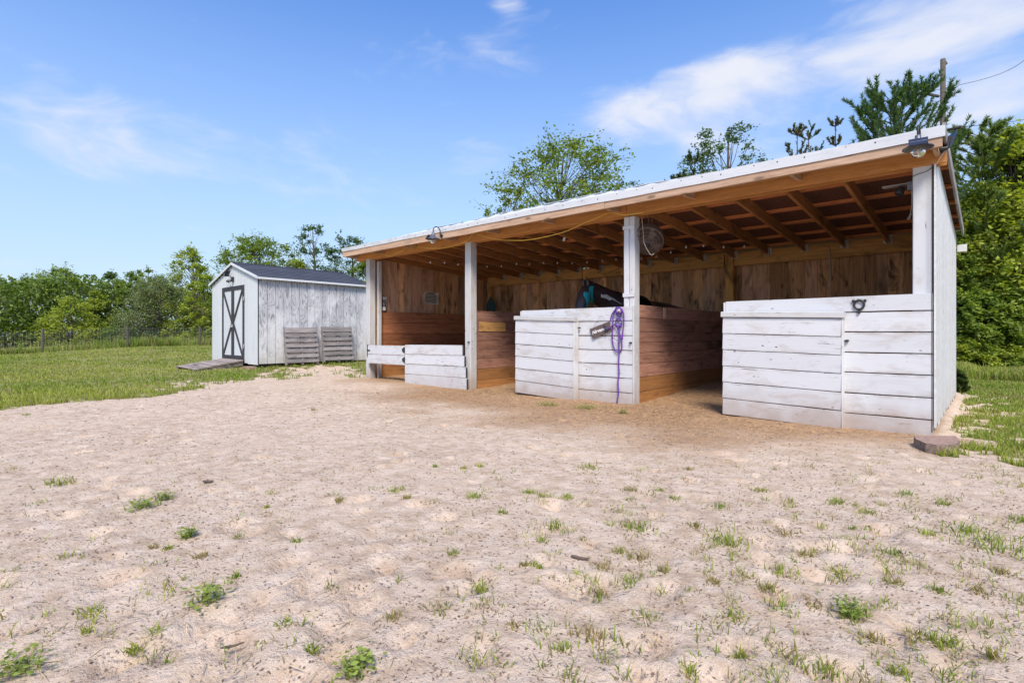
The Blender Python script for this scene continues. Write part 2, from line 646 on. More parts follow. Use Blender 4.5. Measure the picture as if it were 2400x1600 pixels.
MAT['header'] = wood('header_wood', (.66, .37, .13), (.46, .24, .085), stain_amt=.7, var=.3, knots=.6)
MAT['grey'] = wood('grey_weathered_wood', (.36, .33, .32), (.19, .17, .17), stain=(.08, .07, .07), stain_amt=.5, var=.4, knots=.5)
MAT['rampw'] = wood('ramp_wood', (.38, .33, .30), (.23, .185, .165), stain=(.12, .10, .09), stain_amt=.5, var=.4, knots=.4)
MAT['pole'] = wood('pole_wood', (.13, .11, .09), (.07, .058, .048), stain_amt=.4, var=.2, knots=.2)
MAT['deck'] = simple('roof_underlay', (.20, .10, .07), rough=.9, spec=.1, n=.4, scale=45)
MAT['metal'] = roof_metal()
MAT['shingle'] = shingle_mat()
MAT['ground'] = ground_mat()
MAT['leaf'] = leafy('leaf', trans=.42)
MAT['grass'] = leafy('grass_blade', trans=.3)
MAT['bark'] = simple('bark', (.12, .09, .07), rough=.95, n=.5, scale=12)
MAT['black'] = simple('black_metal', (.03, .03, .035), rough=.5, n=.3)
MAT['darktrim'] = simple('dark_trim_paint', (.045, .042, .047), rough=.65, n=.2)
MAT['steel'] = simple('galvanised_steel', (.55, .56, .58), rough=.45, metal=.5)
MAT['lampgrey'] = simple('lamp_grey_metal', (.16, .165, .19), rough=.4, metal=.4, n=.3)
MAT['solar'] = simple('solar_cell', (.03, .035, .055), rough=.15, spec=.6, n=.1)
MAT['yellow'] = simple('yellow_cord', (.80, .50, .06), rough=.5, n=.1)
MAT['purple'] = simple('purple_rope', (.16, .055, .34), rough=.85, n=.4, scale=80)
MAT['plaque'] = simple('plaque_wood', (.13, .095, .085), rough=.8, n=.3)
MAT['ink'] = simple('white_lettering', (.8, .8, .8), rough=.7, n=.05)
MAT['paper'] = simple('notice_paper', (.62, .55, .47), rough=.7, n=.2, scale=12)
MAT['print'] = simple('black_print', (.02, .02, .02), rough=.8, n=.05)
MAT['horse'] = simple('horse_coat', (.06, .042, .045), rough=.38, spec=.5, n=.3, scale=5)
MAT['white_hair'] = simple('white_horse_hair', (.82, .80, .78), rough=.7, n=.2)
MAT['teal'] = simple('teal_mesh_fabric', (.03, .42, .48), rough=.75, n=.2, scale=14)
MAT['twine'] = simple('twine', (.42, .33, .24), rough=.95, n=.4, scale=60)
MAT['plastic'] = simple('white_plastic', (.72, .73, .72), rough=.4, n=.1)
MAT['bottle_red'] = simple('red_plastic', (.55, .09, .04), rough=.35, n=.15)
MAT['fan'] = simple('dusty_fan_grille', (.20, .14, .115), rough=.7, n=.3)
MAT['paver'] = simple('red_concrete', (.34, .225, .175), rough=.95, n=.35, scale=30)
MAT['paverside'] = simple('grey_red_concrete', (.25, .18, .14), rough=.95, n=.5, scale=45)
MAT['wire'] = simple('fence_wire', (.42, .43, .43), rough=.5, metal=.3)
MAT['ghost_teal'] = simple('teal_ghost_tint', (.035, .085, .10), rough=.9, n=.3)  # dull teal for the added ghost image of the horse's mask
MAT['chips'] = leafy('wood_shavings', trans=.0, rough=.9, spec=.1)
_g = MT('clear_glass', rough=.05, spec=.5)
_g.b.inputs['Transmission Weight'].default_value = .85
_g.b.inputs['Base Color'].default_value = (.9, .85, .75, 1)
MAT['glass'] = _g.m


# ------------------------------------------------------------------ numpy noise
def vnoise(x, y, scale, seed, octaves=1, rough=.5):
    out = np.zeros_like(x, dtype=np.float64)
    amp, tot = 1.0, 0.0
    for o in range(octaves):
        r = np.random.default_rng(seed + o * 17).random((256, 256))
        X = x * scale + 1000.3
        Y = y * scale + 1000.7
        xi = np.floor(X).astype(int); yi = np.floor(Y).astype(int)
        fx = X - xi; fy = Y - yi
        fx = fx * fx * (3 - 2 * fx); fy = fy * fy * (3 - 2 * fy)
        a = r[xi & 255, yi & 255]; b = r[(xi + 1) & 255, yi & 255]
        c = r[xi & 255, (yi + 1) & 255]; d = r[(xi + 1) & 255, (yi + 1) & 255]
        out += amp * ((a * (1 - fx) + b * fx) * (1 - fy) + (c * (1 - fx) + d * fx) * fy)
        tot += amp
        amp *= rough
        scale *= 2.03
    return out / tot


def sstep(x, a, b):
    t = np.clip((x - a) / (b - a), 0, 1)
    return t * t * (3 - 2 * t)


BX0, BX1, BY0, BY1 = -9.60, -0.392, 6.13, 9.86     # barn footprint

# sand yard outline on the ground (world metres)
_top = [(-260, 985), (0, 953), (150, 940), (260, 931), (350, 926), (430, 909), (470, 897), (560, 887), (640, 882), (720, 868), (800, 862), (850, 874)]
_poly = [at_z(px, py, 0.02)[:2] for px, py in _top]
_poly += [(-9.62, 6.3), (-9.62, 9.9), (-0.38, 9.9), (-0.36, 6.5)]
_poly += [at_z(px, py, 0)[:2] for px, py in [(2225, 1000), (2290, 1018), (2360, 1034), (2460, 1060), (2700, 1120)]]
_poly += [(8, 3), (12, -12), (-20, -14), (-26, -6)]
SP = np.array([tuple(p) for p in _poly])


def sand_sd(x, y):
    """signed distance to the yard outline, positive inside"""
    shp = x.shape
    x = x.ravel(); y = y.ravel()
    d = np.full(x.shape, 1e9)
    ins = np.zeros(x.shape, bool)
    n = len(SP)
    for i in range(n):
        ax, ay = SP[i]; bx, by = SP[(i + 1) % n]
        vx, vy = bx - ax, by - ay
        t = np.clip(((x - ax) * vx + (y - ay) * vy) / (vx * vx + vy * vy + 1e-12), 0, 1)
        d = np.minimum(d, np.hypot(x - ax - t * vx, y - ay - t * vy))
        cnd = ((ay > y) != (by > y)) & (x < (bx - ax) * (y - ay) / (by - ay + 1e-12) + ax)
        ins ^= cnd
    return np.where(ins, d, -d).reshape(shp)


def grass_mask(x, y):
    s = sand_sd(x, y)
    n = vnoise(x, y, 1.1, 5, 4, .6) - .5
    nh = vnoise(x, y, 5.5, 15, 3, .6) - .5
    # patchy strip before the shed and right of the barn
    patch = np.exp(-(s / 1.3) ** 2) * sstep(x, -15.5, -12.8) * sstep(-x, 9.0, 9.9) * 1.1
    patch = patch + np.exp(-(s / 2.2) ** 2) * sstep(x, -.8, -.2) * 1.1
    g = sstep(-s + n * (.35 + patch * 1.6) + nh * (.45 + patch * 2.6) + patch * .05, -.12, .18)
    inb = (x > BX0 - .1) & (x < BX1 + .1) & (y > BY0 - .3) & (y < BY1 + .1)
    return np.where(inb, 0, g)


_r = np.random.default_rng(11)
HOOF = []
for _i in range(260):
    _px, _py = _r.uniform(-100, 2300), 870 + 740 * _r.random() ** 1.3
    _p = at_z(_px, _py, 0)
    HOOF.append((_p.x, _p.y, _r.uniform(.03, .065), _r.uniform(.008, .024), _r.uniform(0, 3.14)))


def gh(x, y):
    """ground height"""
    x = np.asarray(x, float); y = np.asarray(y, float)
    h = .2 * sstep(y, 2.5, 8.5) * sstep(-x, 10.3, 14.5)
    h = h - .12 * sstep(-x, 24, 36) * (1 - sstep(y, 2, 10))
    h = h + (vnoise(x, y, .35, 3, 2) - .5) * .05
    n2 = vnoise(x, y, 2.6, 21, 4, .55) - .5
    inb = sstep(x, BX0 - .2, BX0 + .2) * sstep(-x, -BX1 - .2 - .0, -BX1 + .2) * sstep(y, BY0 - .1, BY0 + 2.8)
    h = h + n2 * .022
    n3 = vnoise(x, y, 11, 31, 3, .6) - .5
    h = h + n3 * .015
    h = h + inb * .13
    # trampled sand worn down just outside the doors
    return h - .01


def gh1(x, y):
    return float(gh(np.array([x]), np.array([y]))[0])


def build_ground():
    def axis(lo, hi, s, far_lo, far_hi, g=1.07):
        c = list(np.arange(lo, hi, s))
        st, v = s, hi
        while v < far_hi:
            c.append(v); st *= g; v += st
        c.append(far_hi)
        st, v = s, lo - s
        pre = []
        while v > far_lo:
            pre.append(v); st *= g; v -= st
        pre.append(far_lo)
        return np.array(pre[::-1] + c)
    xs = axis(-10.0, 1.8, .03, -400, 300)
    ys = axis(.6, 6.6, .03, -150, 400)
    X, Y = np.meshgrid(xs, ys, indexing='ij')
    Z = gh(X, Y)
    far = np.hypot(X, Y)
    Z = np.where(far > 60, Z * np.clip((120 - far) / 60, 0, 1), Z)
    for (hx, hy, r_, d, a) in HOOF:
        i0, i1 = np.searchsorted(xs, [hx - .4, hx + .4])
        j0, j1 = np.searchsorted(ys, [hy - .4, hy + .4])
        if i1 <= i0 or j1 <= j0: continue
        dx = X[i0:i1, j0:j1] - hx; dy = Y[i0:i1, j0:j1] - hy
        u = dx * math.cos(a) + dy * math.sin(a); w = -dx * math.sin(a) + dy * math.cos(a)
        q = np.hypot(u / 1.5, w) / r_
        Z[i0:i1, j0:j1] += -d * 1.3 * np.exp(-q ** 4 * 1.2) + d * .45 * np.exp(-((q - 1.4) / .3) ** 2)
    g = grass_mask(X, Y)
    # shavings spill out of the stalls
    nz = vnoise(X, Y, 1.2, 77, 4, .6) - .5
    dfront = BY0 - Y
    xc = sstep(X, -10.4, -9.0) * sstep(-X, -.6, .8)
    reach = .45 + 1.7 * sstep(X, -9.2, -5.2) * sstep(-X, -.2, 2.2)
    sh = sstep(reach + nz * 1.8 - dfront, -.8, 1.1) * xc
    sh = np.where(Y > BY0, sstep(X, BX0 - .1, BX0 + .1) * sstep(-X, -BX1 - .1, -BX1 + .1) * (Y < BY1 + .2), sh)
    cols = np.stack([g, sh, np.zeros_like(g)], -1).reshape(-1, 3)
    nx, ny = len(xs), len(ys)
    idx = np.arange(nx * ny).reshape(nx, ny)
    F = np.stack([idx[:-1, :-1], idx[1:, :-1], idx[1:, 1:], idx[:-1, 1:]], -1).reshape(-1, 4)
    me = mesh_np('ground', np.stack([X, Y, Z], -1).reshape(-1, 3), F, cols, smooth=True)
    o = put('ground', me, MAT['ground'])
    tag(o, kind='structure')


build_ground()


# ------------------------------------------------------------------ grass and litter
def blades(n, xs, ys, hts, wds, cols, lean=.5):
    """n curved blades, 2 triangles each (quad base + tip)"""
    zs = gh(xs, ys)
    a = rng.uniform(0, 2 * math.pi, n)
    la = rng.uniform(0, 2 * math.pi, n)
    le = rng.uniform(0, lean, n) * hts
    dx, dy = np.cos(a) * wds / 2, np.sin(a) * wds / 2
    lx, ly = np.cos(la) * le, np.sin(la) * le
    b = np.stack([xs, ys, zs - .005], -1)
    o = np.stack([dx, dy, np.zeros(n)], -1)
    mid = b + np.stack([lx * .35, ly * .35, hts * .6], -1)
    tip = b + np.stack([lx, ly, hts], -1)
    V = np.stack([b - o, b + o, mid + o * .7, mid - o * .7, tip], 1).reshape(-1, 3)
    k = np.arange(n)[:, None] * 5
    F = np.concatenate([k + np.array([[0, 1, 2]]), k + np.array([[0, 2, 3]]), k + np.array([[3, 2, 4]])], 0)
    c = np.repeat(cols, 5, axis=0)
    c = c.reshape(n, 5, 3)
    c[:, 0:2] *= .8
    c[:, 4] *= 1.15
    return V, F, c.reshape(-1, 3)


def grass_cols(n, x, y, dry=.25):
    base = np.array([[.19, .27, .035]]) * np.ones((n, 1))
    alt = np.array([[.31, .35, .06]])
    drycol = np.array([[.36, .29, .13]])
    t = vnoise(x, y, .5, 55, 3)[:, None]
    t = np.clip((t - .35) * 2.6 + rng.normal(0, .2, (n, 1)), 0, 1)
    c = base * (1 - t) + alt * t
    dm = (rng.random((n, 1)) < dry * .35)
    c = np.where(dm, drycol, c)
    dp = np.clip((vnoise(x, y, .9, 57, 4, .6)[:, None] - .56) * 5, 0, 1) * .4
    c = c * (1 - dp) + np.array([[.30, .235, .10]]) * dp
    return c * rng.uniform(.7, 1.25, (n, 1))


def build_lawn():
    n = 640000
    # distance pdf ~ 1/Z
    Z = 3.6 * (48 / 3.6) ** rng.random(n)
    px = rng.uniform(-900, 3300, n)
    u = (px - 1200) / FPX
    x = (FW[0] + u * RT[0]) * Z; y = (FW[1] + u * RT[1]) * Z
    left = (px < 900) & (x > -46)
    right = (px > 2150) & (Z < 22)
    keep = (left | right)
    g = grass_mask(x, y)
    dn = vnoise(x, y, 3.5, 91, 3, .6)
    rightthin = np.where(right, 1.5, 1.0)
    keep &= rng.random(n) < (g ** 1.5) * np.clip((dn - .2) * 2.2, .12, 1) * rightthin
    # keep clear of buildings
    keep &= ~((x > BX0 - .02) & (x < BX1 + .02) & (y > BY0 - .2) & (y < BY1 + .1))
    keep &= ~((x > -16.45) & (x < -13.3) & (y > 5.47) & (y < 8.8))
    keep &= ~((x > -15.8) & (x < -13.8) & (y > 4.3) & (y < 5.6))
    x, y, Z, right = x[keep], y[keep], Z[keep], right[keep]
    m = len(x)
    hn = vnoise(x, y, .9, 63, 3)
    edge = np.exp(-np.maximum(-sand_sd(x, y), 0) / .9)
    h = rng.uniform(.025, .07, m) * (.55 + hn) * np.where(right, .8, 1.0) + edge * .03 * rng.random(m)
    w = .0035 + .0011 * Z
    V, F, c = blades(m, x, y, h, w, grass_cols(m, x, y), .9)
    o = put('lawn', mesh_np('lawn', V, F, c), MAT['grass'])
    tag(o, 'short green lawn grass around the sand yard', 'grass', kind='stuff')
    # tall weeds along the fence and below the trees
    n = 26000
    y2 = rng.uniform(-14, 34, n)
    x2 = -38 - rng.exponential(.9, n) + .25
    hh = rng.uniform(.25, .75, n) * (.4 + vnoise(x2, y2, .6, 12, 3))
    k = rng.random(n) < .25 + .75 * (vnoise(x2, y2, .45, 13, 2) > .45)
    x2, y2, hh = x2[k], y2[k], hh[k]
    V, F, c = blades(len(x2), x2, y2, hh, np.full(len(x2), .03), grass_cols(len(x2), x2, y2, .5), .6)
    o = put('fence_weeds', mesh_np('fence_weeds', V, F, c), MAT['grass'])
    tag(o, 'tall rough weeds along the wire fence', 'weeds', kind='stuff')
    n = 16000
    t = rng.random(n)
    x3 = -1 + 14 * t; y3 = 14.0 - 2.2 * t + rng.exponential(1.0, n) + vnoise(x3, x3 * 0, .9, 5, 2) * .9
    hh = rng.uniform(.05, .38, n) * (.15 + 1.1 * vnoise(x3, y3, .8, 14, 3))
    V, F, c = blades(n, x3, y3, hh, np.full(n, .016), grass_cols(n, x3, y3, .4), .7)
    o = put('edge_weeds', mesh_np('edge_weeds', V, F, c), MAT['grass'])
    tag(o, 'tall weeds below the dark trees right of the barn', 'weeds', kind='stuff')


build_lawn()


def flakes(n, x, y, size, cols, lift=.004, aspect=3.0):
    z = gh(x, y) + lift
    a = rng.uniform(0, 2 * math.pi, n)
    s = size * rng.uniform(.5, 1.4, n)
    tilt = rng.uniform(-.5, .5, n) * s * .5
    ux, uy = np.cos(a) * s, np.sin(a) * s
    vx, vy = -np.sin(a) * s / aspect, np.cos(a) * s / aspect
    c0 = np.stack([x, y, z], -1)
    U = np.stack([ux, uy, tilt], -1); W = np.stack([vx, vy, rng.uniform(.0, .6, n) * s / aspect], -1)
    V = np.stack([c0 - U, c0 - W * .8, c0 + U, c0 + W], 1).reshape(-1, 3)
    k = np.arange(n)[:, None] * 4
    F = k + np.array([[0, 1, 2, 3]])
    return V, F, np.repeat(cols, 4, axis=0)


def build_litter():
    # dark bark crumbs and droppings over the sand
    n = 42000
    px = rng.uniform(-60, 2460, n)
    Z = 1.25 * (9 / 1.25) ** rng.random(n)
    u = (px - 1200) / FPX
    x = (FW[0] + u * RT[0]) * Z; y = (FW[1] + u * RT[1]) * Z
    k = (sand_sd(x, y) > 0) & (y < BY0) & (rng.random(n) < .25 + .9 * (vnoise(x, y, 1.7, 44, 3) - .3))
    x, y, Z = x[k], y[k], Z[k]
    m = len(x)
    t = rng.random((m, 1))
    c = np.array([[.13, .085, .055]]) * (1 - t) + np.array([[.40, .29, .20]]) * t
    V, F, cc = flakes(m, x, y, .0038 + .0013 * Z, c, .003, 2.2)
    o = put('sand_litter', mesh_np('sand_litter', V, F, cc), MAT['chips'])
    tag(o, 'dark crumbs and twigs scattered over the pale sand', 'litter', kind='stuff')
    n = 150000
    x = rng.uniform(-10.3, .2, n)
    y = BY0 + 3.6 - 6.2 * rng.random(n)
    reach = .45 + 1.7 * sstep(x, -9.2, -5.2) * sstep(-x, -.2, 2.2)
    p = sstep(reach + (vnoise(x, y, 1.2, 77, 4, .6) - .5) * 1.8 - (BY0 - y), -.5, 1.1)
    hot = np.exp(-(((x + 3.0) / .9) ** 2 + ((y - 5.75) / .5) ** 2)) + .6 * np.exp(-(((x + 6.0) / .7) ** 2 + ((y - 5.9) / .35) ** 2))
    k = rng.random(n) < p * (.25 + .75 * hot + .2 * (y > BY0))
    k &= (x > BX0 + .15) | (y < BY0)
    k &= (x < BX1 - .1) | (y < BY0)
    x, y = x[k], y[k]
    m = len(x)
    t = rng.random((m, 1)) ** 1.6
    c = np.array([[.20, .13, .08]]) * (1 - t) + np.array([[.74, .48, .20]]) * t
    V, F, cc = flakes(m, x, y, .0115, c, .005, 3.4)
    o = put('wood_shavings', mesh_np('wood_shavings', V, F, cc), MAT['chips'])
    tag(o, 'golden brown wood shavings spilled in front of the stalls', 'shavings', kind='stuff')


build_litter()


def tuft(px, py, size, kind, label=None, group=None):
    """one weed standing where the photograph shows it; kind g grass, b broad leaf, d dry"""
    p = at_z(px, py, 0.0)
    cx, cy = p.x, p.y
    n = int(26 + 240 * size)
    r = size * .5
    x = cx + rng.normal(0, r * .42, n); y = cy + rng.normal(0, r * .42, n)
    if kind == 'b':
        V = []; F = []; cs = []
        V_, F_, c_ = blades(n // 2, x[:n // 2], y[:n // 2], rng.uniform(.02, .05, n // 2), np.full(n // 2, .006), grass_cols(n // 2, x[:n // 2], y[:n // 2], .1), 1.3)
        m = int(60 + 560 * size)
        lx = cx + rng.normal(0, r * .5, m); ly = cy + rng.normal(0, r * .5, m)
        V2, F2, c2 = flakes(m, lx, ly, .0095, np.array([[.22, .28, .06]]) * rng.uniform(.7, 1.35, (m, 1)), .012, 1.7)
        V2[:, 2] += np.repeat(rng.uniform(0, .035, m), 4)
        F2t = np.concatenate([F2[:, [0, 1, 2]], F2[:, [0, 2, 3]]])
        V = np.concatenate([V_, V2]); F = np.concatenate([F_, F2t + len(V_)]); c = np.concatenate([c_, c2])
    else:
        rel = np.hypot(x - cx, y - cy) / max(r, .01)
        h = rng.uniform(.35, 1.0, n) * (.028 + size * .14) * np.clip(1.2 - rel * .5, .3, 1.2)
        col = grass_cols(n, x * 9, y * 9, .25 if kind == 'g' else 1.6)
        if kind == 'd': col = col * .5 + np.array([[.13, .09, .04]])
        V, F, c = blades(n, x, y, h, np.full(n, .0045 + .004 * size), col, 1.6)
    o_ = np.array([cx, cy, gh1(cx, cy)])
    me = mesh_np('grass_tuft', V - o_, F, c)
    o = put('broadleaf_weed' if kind == 'b' else 'grass_tuft', me, MAT['grass'], None, Matrix.Translation(Vector(o_)))
    if label:
        tag(o, label, 'weed' if kind == 'b' else 'grass tuft', group)
    else:
        sz = 'tiny' if size < .062 else 'small' if size < .085 else 'medium sized' if size < .115 else 'larger'
        kd = {'g': 'green grass tuft', 'd': 'dry brownish grass tuft', 'b': 'leafy green weed'}[kind]
        col_ = ['at the far left', 'left of the middle', 'in the middle', 'right of the middle', 'towards the right', 'at the far right'][min(5, max(0, int(px / 400)))]
        row_ = 'near the stalls' if py < 1160 else 'in the middle distance' if py < 1290 else 'in the nearer sand' if py < 1430 else 'in the very nearest sand'
        tag(o, f'{sz} {kd} {col_}, {row_}', 'grass tuft', 'small grass tufts scattered over the sand')


K = 1.0204
for (a, b, s, k, lab) in [
    (40, 1556, .14, 'b', 'bushy bright green weed at the near left corner of the sand'),
    (822, 1548, .11, 'b', 'leafy green weed at the near edge of the sand, left of centre'),
    (478, 1392, .12, 'b', 'low broad leaved weed with a thin stalk in the left foreground sand'),
    (322, 1170, .16, 'b', 'spreading green weed with a sprig on its right, left part of the sand'),
    (130, 1108, .24, 'g', 'thin straggling grass strip at the far left of the sand yard'),
    (358, 1472, .10, 'g', 'upright fresh grass tuft in the left foreground with straw blades'),
    (205, 1418, .11, 'g', 'round grey green grass tuft in the left foreground'),
    (912, 1128, .14, 'g', 'green grass tuft in open sand below the low gate'),
    (1275, 1206, .16, 'g', 'dense dark green tuft near the middle of the sand'),
    (1258, 930, .30, 'b', 'dark green weed creeping below the middle stall sliding door'),
    (1345, 938, .34, 'b', 'dark green weed creeping below the sign with white lettering'),
    (1430, 948, .10, 'b', 'tiny green weed below the end of the purple lead rope'),
    (2290, 1248, .36, 'g', 'long dense grass patch at the right edge of the sand'),
    (1462, 1210, .20, 'g', 'wide pale grass patch in the sand between the two right doors'),
    (1675, 1240, .24, 'g', 'wide mixed grass and dry stem patch right of centre'),
    (1955, 1405, .10, 'b', 'sprawling broad leaved weed in the right foreground'),
    (1800, 1310, .15, 'g', 'thick rounded tuft with brown runners in the right foreground'),
]:
    tuft(a * K, b * K, s, k, lab)
for (a, b, s, k) in [(375, 1148, .11, 'b'), (430, 1240, .07, 'b'), (935, 1145, .07, 'd'), (1105, 1070, .10, 'g'), (1090, 1142, .14, 'g'),
                     (1155, 1178, .07, 'g'), (1215, 1130, .12, 'g'), (1250, 1140, .12, 'g'), (1355, 1068, .18, 'g'), (1450, 1120, .14, 'd'),
                     (1445, 1332, .12, 'g'), (1330, 1322, .10, 'g'), (1385, 1298, .12, 'd'), (1470, 1278, .13, 'd'), (1205, 1302, .06, 'd'),
                     (1106, 1356, .09, 'g'), (1378, 1358, .08, 'd'), (1788, 1390, .11, 'g'), (1480, 1408, .09, 'g'), (1690, 1410, .09, 'g'),
                     (1350, 1458, .12, 'd'), (1930, 1308, .11, 'g'), (1865, 1382, .10, 'd'), (2110, 1462, .10, 'd'), (1990, 1172, .12, 'g'),
                     (1920, 1150, .14, 'g'), (2165, 1152, .11, 'g'), (2340, 1190, .16, 'g'), (2250, 1358, .11, 'd'), (2155, 1357, .08, 'g'),
                     (2080, 1130, .12, 'g'), (1745, 1120, .12, 'g'), (655, 1448, .06, 'g'), (612, 1168, .04, 'g'), (540, 1332, .05, 'g'),
                     (1040, 1272, .06, 'g'), (1232, 1302, .06, 'g'), (1640, 1332, .07, 'd'), (1550, 1140, .10, 'g'), (1600, 1205, .12, 'd'),
                     (1515, 1120, .07, 'g'), (1580, 1072, .09, 'd'), (1800, 1218, .13, 'd'), (1655, 1160, .10, 'g'), (1845, 1270, .13, 'd'),
                     (2050, 1270, .14, 'g'), (2130, 1225, .12, 'g'), (2215, 1215, .20, 'g'), (2045, 1335, .08, 'd'), (1960, 1212, .06, 'g'),
                     (350, 1262, .05, 'd'), (680, 1248, .05, 'g'), (385, 1265, .05, 'g'), (905, 1420, .06, 'd'), (1065, 1075, .06, 'g'),
                     (1000, 1072, .06, 'g'), (1245, 1240, .06, 'g'), (1300, 1140, .10, 'g'), (1420, 1262, .08, 'g'), (1525, 1305, .06, 'd'),
                     (1760, 1345, .08, 'd'), (1890, 1530, .12, 'g'), (1700, 1500, .05, 'g'), (2010, 1462, .08, 'd'), (2160, 1475, .08, 'g'),
                     (2270, 1500, .07, 'd'), (1580, 1540, .08, 'g'), (2060, 1545, .10, 'g'), (1180, 1436, .05, 'd'), (310, 1500, .06, 'g'),
                     (200, 1462, .05, 'g'), (2300, 1312, .08, 'd'), (60, 950, .12, 'g'), (720, 1500, .05, 'g'), (1295, 1490, .06, 'g'),
                     (460, 1285, .07, 'd'), (780, 1152, .06, 'd'), (720, 940, .10, 'd')]:
    tuft(a * K, b * K, s, k)


def build_filler():
    n = 420
    Xs, Ys, Hs, Ws = [], [], [], []
    for i in range(n):
        px = 1000 + 1450 * random.random() ** .8 if random.random() < .85 else random.uniform(-50, 1000)
        py = random.uniform(1075, 1600)
        p = at_z(px, py, 0)
        m = random.randint(4, 16)
        r = random.uniform(.01, .035)
        Xs += list(p.x + rng.normal(0, r, m)); Ys += list(p.y + rng.normal(0, r, m))
        Hs += list(rng.uniform(.012, .045, m)); Ws += [.004] * m
    x, y = np.array(Xs), np.array(Ys)
    c = grass_cols(len(x), x * 7, y * 7, .9)
    V, F, c = blades(len(x), x, y, np.array(Hs), np.array(Ws), c, 1.8)
    o = put('seedlings', mesh_np('seedlings', V, F, c), MAT['grass'])
    tag(o, 'sparse tiny grass seedlings sprouting from the sand', 'grass', kind='stuff')
    # dry straw stalks
    n = 900
    px = rng.uniform(0, 2400, n); py = rng.uniform(960, 1600, n)
    P = [at_z(a, b, 0) for a, b in zip(px, py)]
    x = np.array([p.x for p in P]); y = np.array([p.y for p in P])
    V, F, c = flakes(n, x, y, .028, np.array([[.50, .39, .26]]) * rng.uniform(.5, 1.2, (n, 1)), .006, 16)
    o = put('straw', mesh_np('straw', V, F, c), MAT['chips'])
    tag(o, 'loose pale straw stalks lying on the sand', 'straw', kind='stuff')


build_filler()


def stick(px, py, L, a, r, label):
    p = at_z(px, py, 0)
    z = gh1(p.x, p.y) + r * .9
    mb = MB()
    pts = []
    for i in range(6):
        t = i / 5 - .5
        pts.append((p.x + math.cos(a) * t * L + random.uniform(-1, 1) * r * .6, p.y + math.sin(a) * t * L, z + abs(t) * r + random.uniform(0, .5) * r))
    mb.tube(pts, [r * .5, r, r * 1.1, r * .9, r * .8, r * .35], 7)
    q = pts[2]
    mb.tube([q, (q[0] + .01, q[1] - L * .16, q[2] - r * .3)], [r * .7, r * .3], 5)
    o = mb.build('stick', MAT['bark'], smooth=True)
    tag(o, label, 'stick')


stick(1360, 1307, .085, .35, .007, 'short forked dark stick lying in the sand near the centre foreground')
stick(488, 1136, .055, .9, .009, 'small brown stub of wood on the sand at left')
stick(545, 1524, .06, 1.2, .004, 'thin curved twig in the near left sand')
stick(2110, 1290, .05, 2.0, .003, 'thin bent twig on the sand at right')


# ------------------------------------------------------------------ horse barn
barn = thing('horse_barn', 'long open-fronted wooden horse barn with three stalls, white planks and metal lean-to roof', 'barn', ((BX0 + BX1) / 2, (BY0 + BY1) / 2, 0))
UZ, UX, UY = Vector((0, 0, 1)), Vector((1, 0, 0)), Vector((0, 1, 0))


def roof_z(y):      # top of rafters
    return 2.64 - .0705 * (y - 6.2)


# posts
def post(x0, x1, y0, y1, z0, z1, m, name='post'):
    return plank(barn, name, m, ((x0 + x1) / 2, (y0 + y1) / 2, z0), ((x0 + x1) / 2, (y0 + y1) / 2, z1), UX, x1 - x0, y1 - y0, .006, 6, .002)


post(-9.605, -9.47, 6.135, 6.275, -.1, 2.455, MAT['white_dirty'])
post(-6.61, -6.465, 6.135, 6.275, -.1, 2.455, MAT['white_dirty'])
# middle post is two boards with an open joint
post(-3.585, -3.512, 6.165, 6.305, -.1, 2.44, MAT['white'])
post(-3.506, -3.43, 6.165, 6.305, -.1, 2.44, MAT['white'])
plank(barn, 'post_collar', MAT['white'], (-3.592, 6.157, 2.30), (-3.425, 6.157, 2.30), UZ, .05, .012)
plank(barn, 'post_collar', MAT['white'], (-3.592, 6.157, 1.42), (-3.425, 6.157, 1.42), UZ, .05, .012)
post(-.545, -.40, 6.165, 6.305, -.1, 2.455, MAT['white'])
# back posts
for x in (-9.5, -6.535, -3.47, -.5):
    post(x - .075, x + .075, 9.62, 9.77, 0, 2.33, MAT['header'], 'back_post')
# second inner post in the left corner
post(-9.46, -9.40, 6.30, 6.38, 0, 2.42, MAT['white_dirty'])
# front beam (doubled), joints over the posts
for (xa, xb) in ((-9.98, -6.54), (-6.534, -3.53), (-3.524, -.30)):
    plank(barn, 'front_beam', MAT['beam'], (xa, 6.155, 2.545), (xb, 6.155, 2.545), UZ, .185, .038, seg=4, wob=.002)
    plank(barn, 'front_beam', MAT['beam'], (xa, 6.235, 2.535), (xb, 6.235, 2.535), UZ, .18, .038)
# rafters, hangers
k = 0
x = -1.14
while x > -9.4:
    plank(barn, 'rafter', MAT['rafter'], (x, 6.26, roof_z(6.26) - .07), (x, 9.60, roof_z(9.60) - .07), UZ, .14, .038, .002)
    mb = MB()
    zb = roof_z(9.6) - .14
    for s in (-1, 1):
        mb.box((x + s * .022 - .0015, 9.52, zb - .005), (x + s * .022 + .0015, 9.60, zb + .11))
        mb.box((x + s * .022 - (.03 if s < 0 else 0), 9.596, zb - .005), (x + s * .022 + (.03 if s > 0 else 0), 9.599, zb + .11))
    mb.box((x - .022, 9.52, zb - .008), (x + .022, 9.60, zb - .005))
    mb.build('joist_hanger', MAT['steel'], barn)
    x -= .5555
for x in (-.46, -9.52):
    plank(barn, 'rafter', MAT['rafter'], (x, 6.26, roof_z(6.26) - .07), (x, 9.80, roof_z(9.80) - .07), UZ, .14, .038, .002)
# rafter tails carrying the fascia
for x in (-.36, -1.49, -2.62, -3.64, -4.71, -5.82, -6.82, -7.94, -8.95, -9.9):
    plank(barn, 'rafter_tail', MAT['fascia'], (x, 5.86, 2.545), (x, 6.13, 2.56), UZ, .10, .038, .002)
